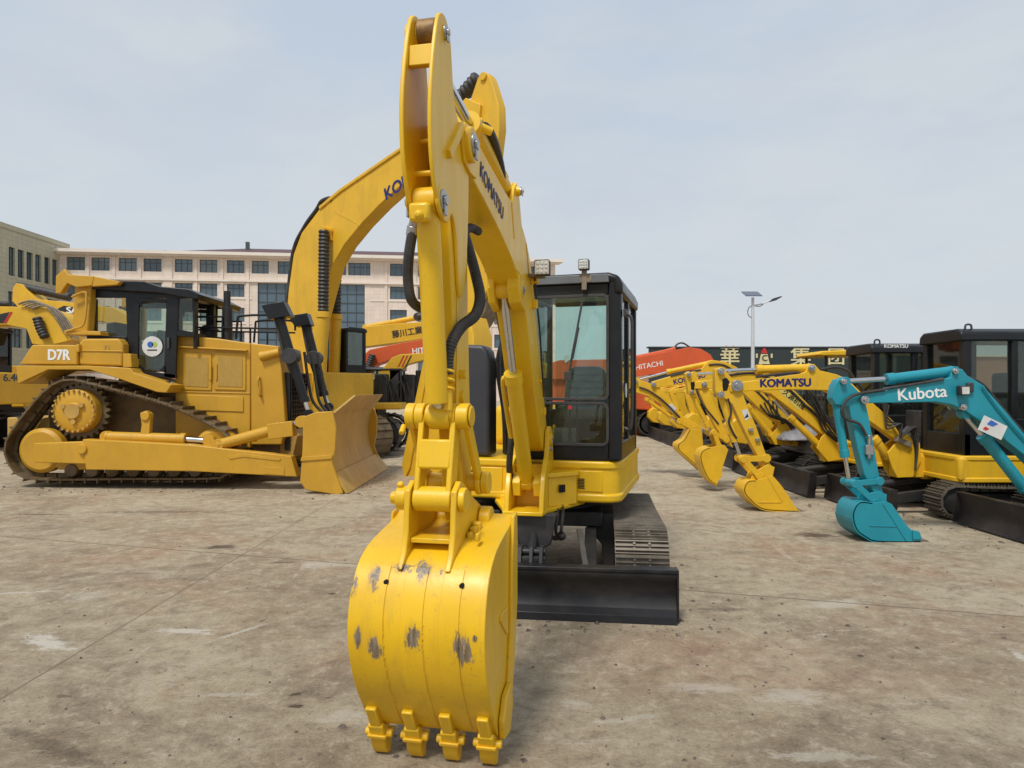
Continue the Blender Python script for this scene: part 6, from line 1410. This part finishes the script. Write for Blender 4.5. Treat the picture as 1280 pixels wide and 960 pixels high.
hose(fr2, rt2, [(873, 478), (871, 488), (878, 505), (890, 520), (898, 530)], .07, .014)
for k in range(3): hose(fr2, rt2, [(1000+k*4, 478), (1016+k*3, 500), (1030, 516+k*4), (1044, 530)], .1+.05*k, .014)
# fourth: yellow with a canopy
fr1, rt1, bo1, ar1, bd1, cb1 = mini('small_excavator', 5.8, 12.2, 'fourth small excavator from the right, yellow, with a yellow canopy roof', mt['yel2'],
    [(816, 484), (816, 477), (840, 470), (860, 465), (878, 460), (884, 452), (890, 450), (906, 452), (921, 459), (946, 484), (986, 522), (990, 532), (978, 534), (950, 512), (925, 487), (905, 477), (890, 474), (856, 480), (819, 485)],
    [(790, 477), (794, 474), (806, 477), (823, 483), (836, 497), (852, 519), (881, 536), (882, 540), (870, 540), (850, 526), (829, 507), (812, 496), (800, 492), (791, 489)],
    [(862, 536), (855, 549), (848, 555), (848, 562), (855, 569), (879, 590)],
    [(877, 575), (879, 560), (877, 537)],
    [((886, 454), (834, 465), (797, 475), 3.0, 'arm'), ((808, 499), (838, 520), (848, 528), 2.6, 'bucket'), ((963, 543), (934, 507), (914, 485), 3.8, 'boom')],
    links=[((848, 526), (866, 536), 2.4)], pins=[((817, 481), 3), ((795, 477), 2.4), ((978, 527), 3.2), ((878, 538), 2.6)],
    txt=('KOMATSU', (841.5, 478), (878, 469.5), .125, .035, mt['navy']), bracket=[(962, 545), (970, 536), (976, 525), (984, 528), (988, 542), (986, 556), (968, 556)], cab=False, canopy=1.45, wk=.19, bodymat=mt['blk2'])
M(fr1).prism(fr1.T([(834, 508), (839, 504), (846, 511), (841, 516)], .065), .0655, .068).build('warning_sticker', mt['paper'], ar1, 0)
q = M(fr1); zc = 2.14; q.prism([(-.65, zc), (-.6, zc+.07), (.2, zc+.09), (.62, zc+.07), (.68, zc+.01), (.6, zc-.01)], -.15, .75); q.build('canopy_roof', y2, rt1, .02)
q = M(fr1)
for u_, w_ in ((-.55, -.08), (-.55, .68), (.5, -.08), (.5, .68)): q.cyl((u_, w_, .7), (u_, w_, zc+.02), .025)
q.build('canopy_post', mt['blk'], rt1, 0)
# silver sheet bundle on the fourth machine's track
# further machines of the row, with low engine covers and dark cabs
def far_mini(Y0, lab):
    X0 = 5.9+.02*(Y0-12); fr = Fr(X0, Y0, 180); rt = root('small_excavator', (X0, Y0, 0), lab, 'excavator', GRP)
    house(fr, rt, mt['blk2'], mt['blk'], mt['glassd'], mt['trkd'], uu=(-.95, .7), ww=(-.75, .75), zb=(.46, .8), cab=(-.6, .5, -.1, .65, 1.66), tk=(-.95, .95, .42, .45, .78))
    bl_ = M(fr).prism([(1.56, .36), (1.52, .27), (1.51, .16), (1.57, .04), (1.61, .02), (1.56, .02), (1.47, .14), (1.48, .28), (1.51, .36)], -.8, .8).build('dozer_blade', mt['bladed'], rt, .006)
    M(fr).prism([(.4, .22), (1.5, .10), (1.5, .22), (.4, .36)], -.2, .2).build('blade_arm', mt['und'], bl_, 0)
    pts = [(.6, .75), (.75, 1.1), (.8, 1.45), (.95, 1.62), (1.1, 1.66), (1.5, 1.56), (1.5, 1.46), (1.2, 1.5), (1.05, 1.42), (1.0, 1.1), (.8, .62)]
    M(fr).prism(pts, -.08, .08).build('boom', y2, rt, .01)
    M(fr).prism([(1.42, 1.58), (1.52, 1.62), (1.62, 1.52), (1.46, .95), (1.34, .92), (1.36, 1.1), (1.44, 1.44)], -.06, .06).build('arm', y2, rt, .01)
    M(fr).prism([(1.45, .98), (1.58, .86), (1.60, .66), (1.45, .50), (1.2, .46), (1.2, .56), (1.3, .95)], -.22, .22).build('bucket', y2, rt, .02)
    q = M(fr); q.cyl((.95, 0, 1.68), (1.25, 0, 1.68), .04); q.cyl((1.25, 0, 1.68), (1.5, 0, 1.61), .02); q.build('arm_ram', y2, rt, 0)
    return rt
def copy_tree(o, parent=None):
    c_ = o.copy(); C.objects.link(c_)
    if parent: c_.parent = parent
    for ch in list(o.children): copy_tree(ch, c_)
    return c_
f0 = far_mini(13.9, 'fifth small excavator from the right, its low dark cab showing between the yellow arms')
for k, lb in enumerate(('sixth small excavator from the right, mostly hidden behind the front machines', 'seventh small excavator from the right, dark blade showing beyond the nearer buckets', 'eighth small excavator from the right, dark blade in the line behind the hanging buckets', 'second last small excavator at the far end of the row, low dark blade forward', 'last small excavator at the far end of the row beside the main machine cab')):
    c_ = copy_tree(f0); c_.location = (f0.location.x+.03*(k+1), f0.location.y+1.75*(k+1), 0); c_['label'] = lb
# orange excavator beyond the row
fr, rt, bm = side_machine('excavator', 2.2, 24, 0, 'big faded orange excavator beyond the row, white lettering along its long boom', mt['ora'],
    [(680, 456), (700, 450), (760, 449), (800, 446), (838, 439), (860, 434), (876, 436), (888, 443), (895, 455), (898, 480), (880, 480), (872, 462), (850, 464), (815, 468), (790, 471), (740, 474), (690, 474)],
    bw=.35, parts=(('arm', [(776, 470), (790, 462), (806, 500), (800, 548), (792, 572), (782, 560), (778, 520)], -.25, .25, mt['ora']), ('arm', [(690, 455), (706, 450), (712, 500), (700, 520), (688, 500)], -.2, .2, mt['ora'])),
    uu=(2.0, 6.5), ww=(-1.3, 1.3), zb=(.9, 1.5), cab=(5.0, 6.2, .3, 1.2, 1.9), tk=(2.0, 6.3, .85, .6, 1.3))
a_ = fr.P(794, 460, -.35); b_ = fr.P(820, 455.5, -.35); text(fr, 'HITACHI', a_[0], a_[1], -.356, .25, b_[0]-a_[0], b_[1]-a_[1], mt['whi'], bm, bold=.01)
q = [fr.P(x, y, -.2) for x, y in ((790, 448), (830, 440), (844, 436))]; M(fr).tube([(a, -.2, b) for a, b in q], .08, 10, sub=2).build('arm_ram', mt['ora'], rt, 0)
q = [fr.P(x, y, 0) for x, y in ((842, 436), (847, 430), (854, 429), (862, 434))]; M(fr).tube([(a, 0, b) for a, b in q], .03, 8).build('hydraulic_hose', mt['hose'], rt, 0)
a_ = fr.P(709, 449, -.35); M(fr).prism(fr.T([(704, 447), (709, 443), (713, 449), (707, 454)], -.35), -.37, -.36).build('sticker', mt['paper'], bm, 0)

# crumpled silver sheet behind the nearest yellow booms
Tp = Fr(5.0, 12.0, 180); rs = random.Random(5); vs = []; fs = []; nx, ny = 12, 8
for i in range(nx+1):
    for k in range(ny+1):
        a = i/nx; b_ = k/ny
        vs.append((-.32+.64*a+rs.uniform(-.012, .012), -.28+.56*b_+rs.uniform(-.012, .012), .70+.30*(sin(pi*b_)**.5)*(.25+.75*(1-a))*min(1, 8*a*(1-a)+.25)+rs.uniform(-.018, .018)))
for i in range(nx):
    for k in range(ny): fs.append([i*(ny+1)+k, (i+1)*(ny+1)+k, (i+1)*(ny+1)+k+1, i*(ny+1)+k+1])
n0 = len(vs); vs += [(x, y, .69) for x, y, z in vs[:n0]]
fs += [[n0+j for j in f][::-1] for f in fs[:nx*ny]]
for i in range(nx):
    for k in (0, ny): a0, a1 = i*(ny+1)+k, (i+1)*(ny+1)+k; fs.append([a0, a1, n0+a1, n0+a0])
for k in range(ny):
    for i in (0, nx): a0, a1 = i*(ny+1)+k, i*(ny+1)+k+1; fs.append([a0, a1, n0+a1, n0+a0])
tp_ = M(Tp).add(vs, fs).build('silver_cover', mt['foil'], None, 0, 20)
tag(tp_, 'crumpled silver sheet lying on the swing post area behind the nearest yellow booms', 'cover')

hose(fr1, rt1, [(799, 484), (812, 489), (830, 502), (850, 522)], .09, .016)
hose(fr1, rt1, [(886, 456), (906, 457), (930, 474), (955, 498), (975, 520)], .09, .018)
hose(fr1, rt1, [(838, 470), (856, 466), (876, 462)], .09, .014)
hose(fr2, rt2, [(905, 470), (935, 466), (955, 470), (985, 486), (1010, 510), (1032, 530)], .09, .02)
for k in range(5): hose(fr2, rt2, [(1005+k*5, 505-k*4), (1020+k*3, 518), (1030+k*4, 538), (1046+k*2, 552)], .12+.04*k, .014)
for k in range(5): hose(fr1, rt1, [(950+k*5, 506-k*3), (962+k*3, 520), (985+k*3, 530), (996+k*2, 552)], .12+.04*k, .016)
for frx, rtx in ((fr1, rt1), (fr2, rt2), (fr3, rt3)):
    q = M(frx); rx_ = random.Random(int(frx.o.y*10))
    for k in range(6): u_ = .15+.1*k; h_ = rx_.uniform(.12, .5); q.box(u_, u_+.08, -.7+rx_.uniform(0, .15), -.35+rx_.uniform(0, .15), .78, .78+h_)
    q.build('engine_block', mt['blk2'], rtx, .015)
    hd_ = M(frx).prismz([(-.6, -.74), (.1, -.74), (.1, -.16), (-.6, -.16)], .77, 1.35).build('side_cowl', mt['blk'], rtx, .06, seg=3)
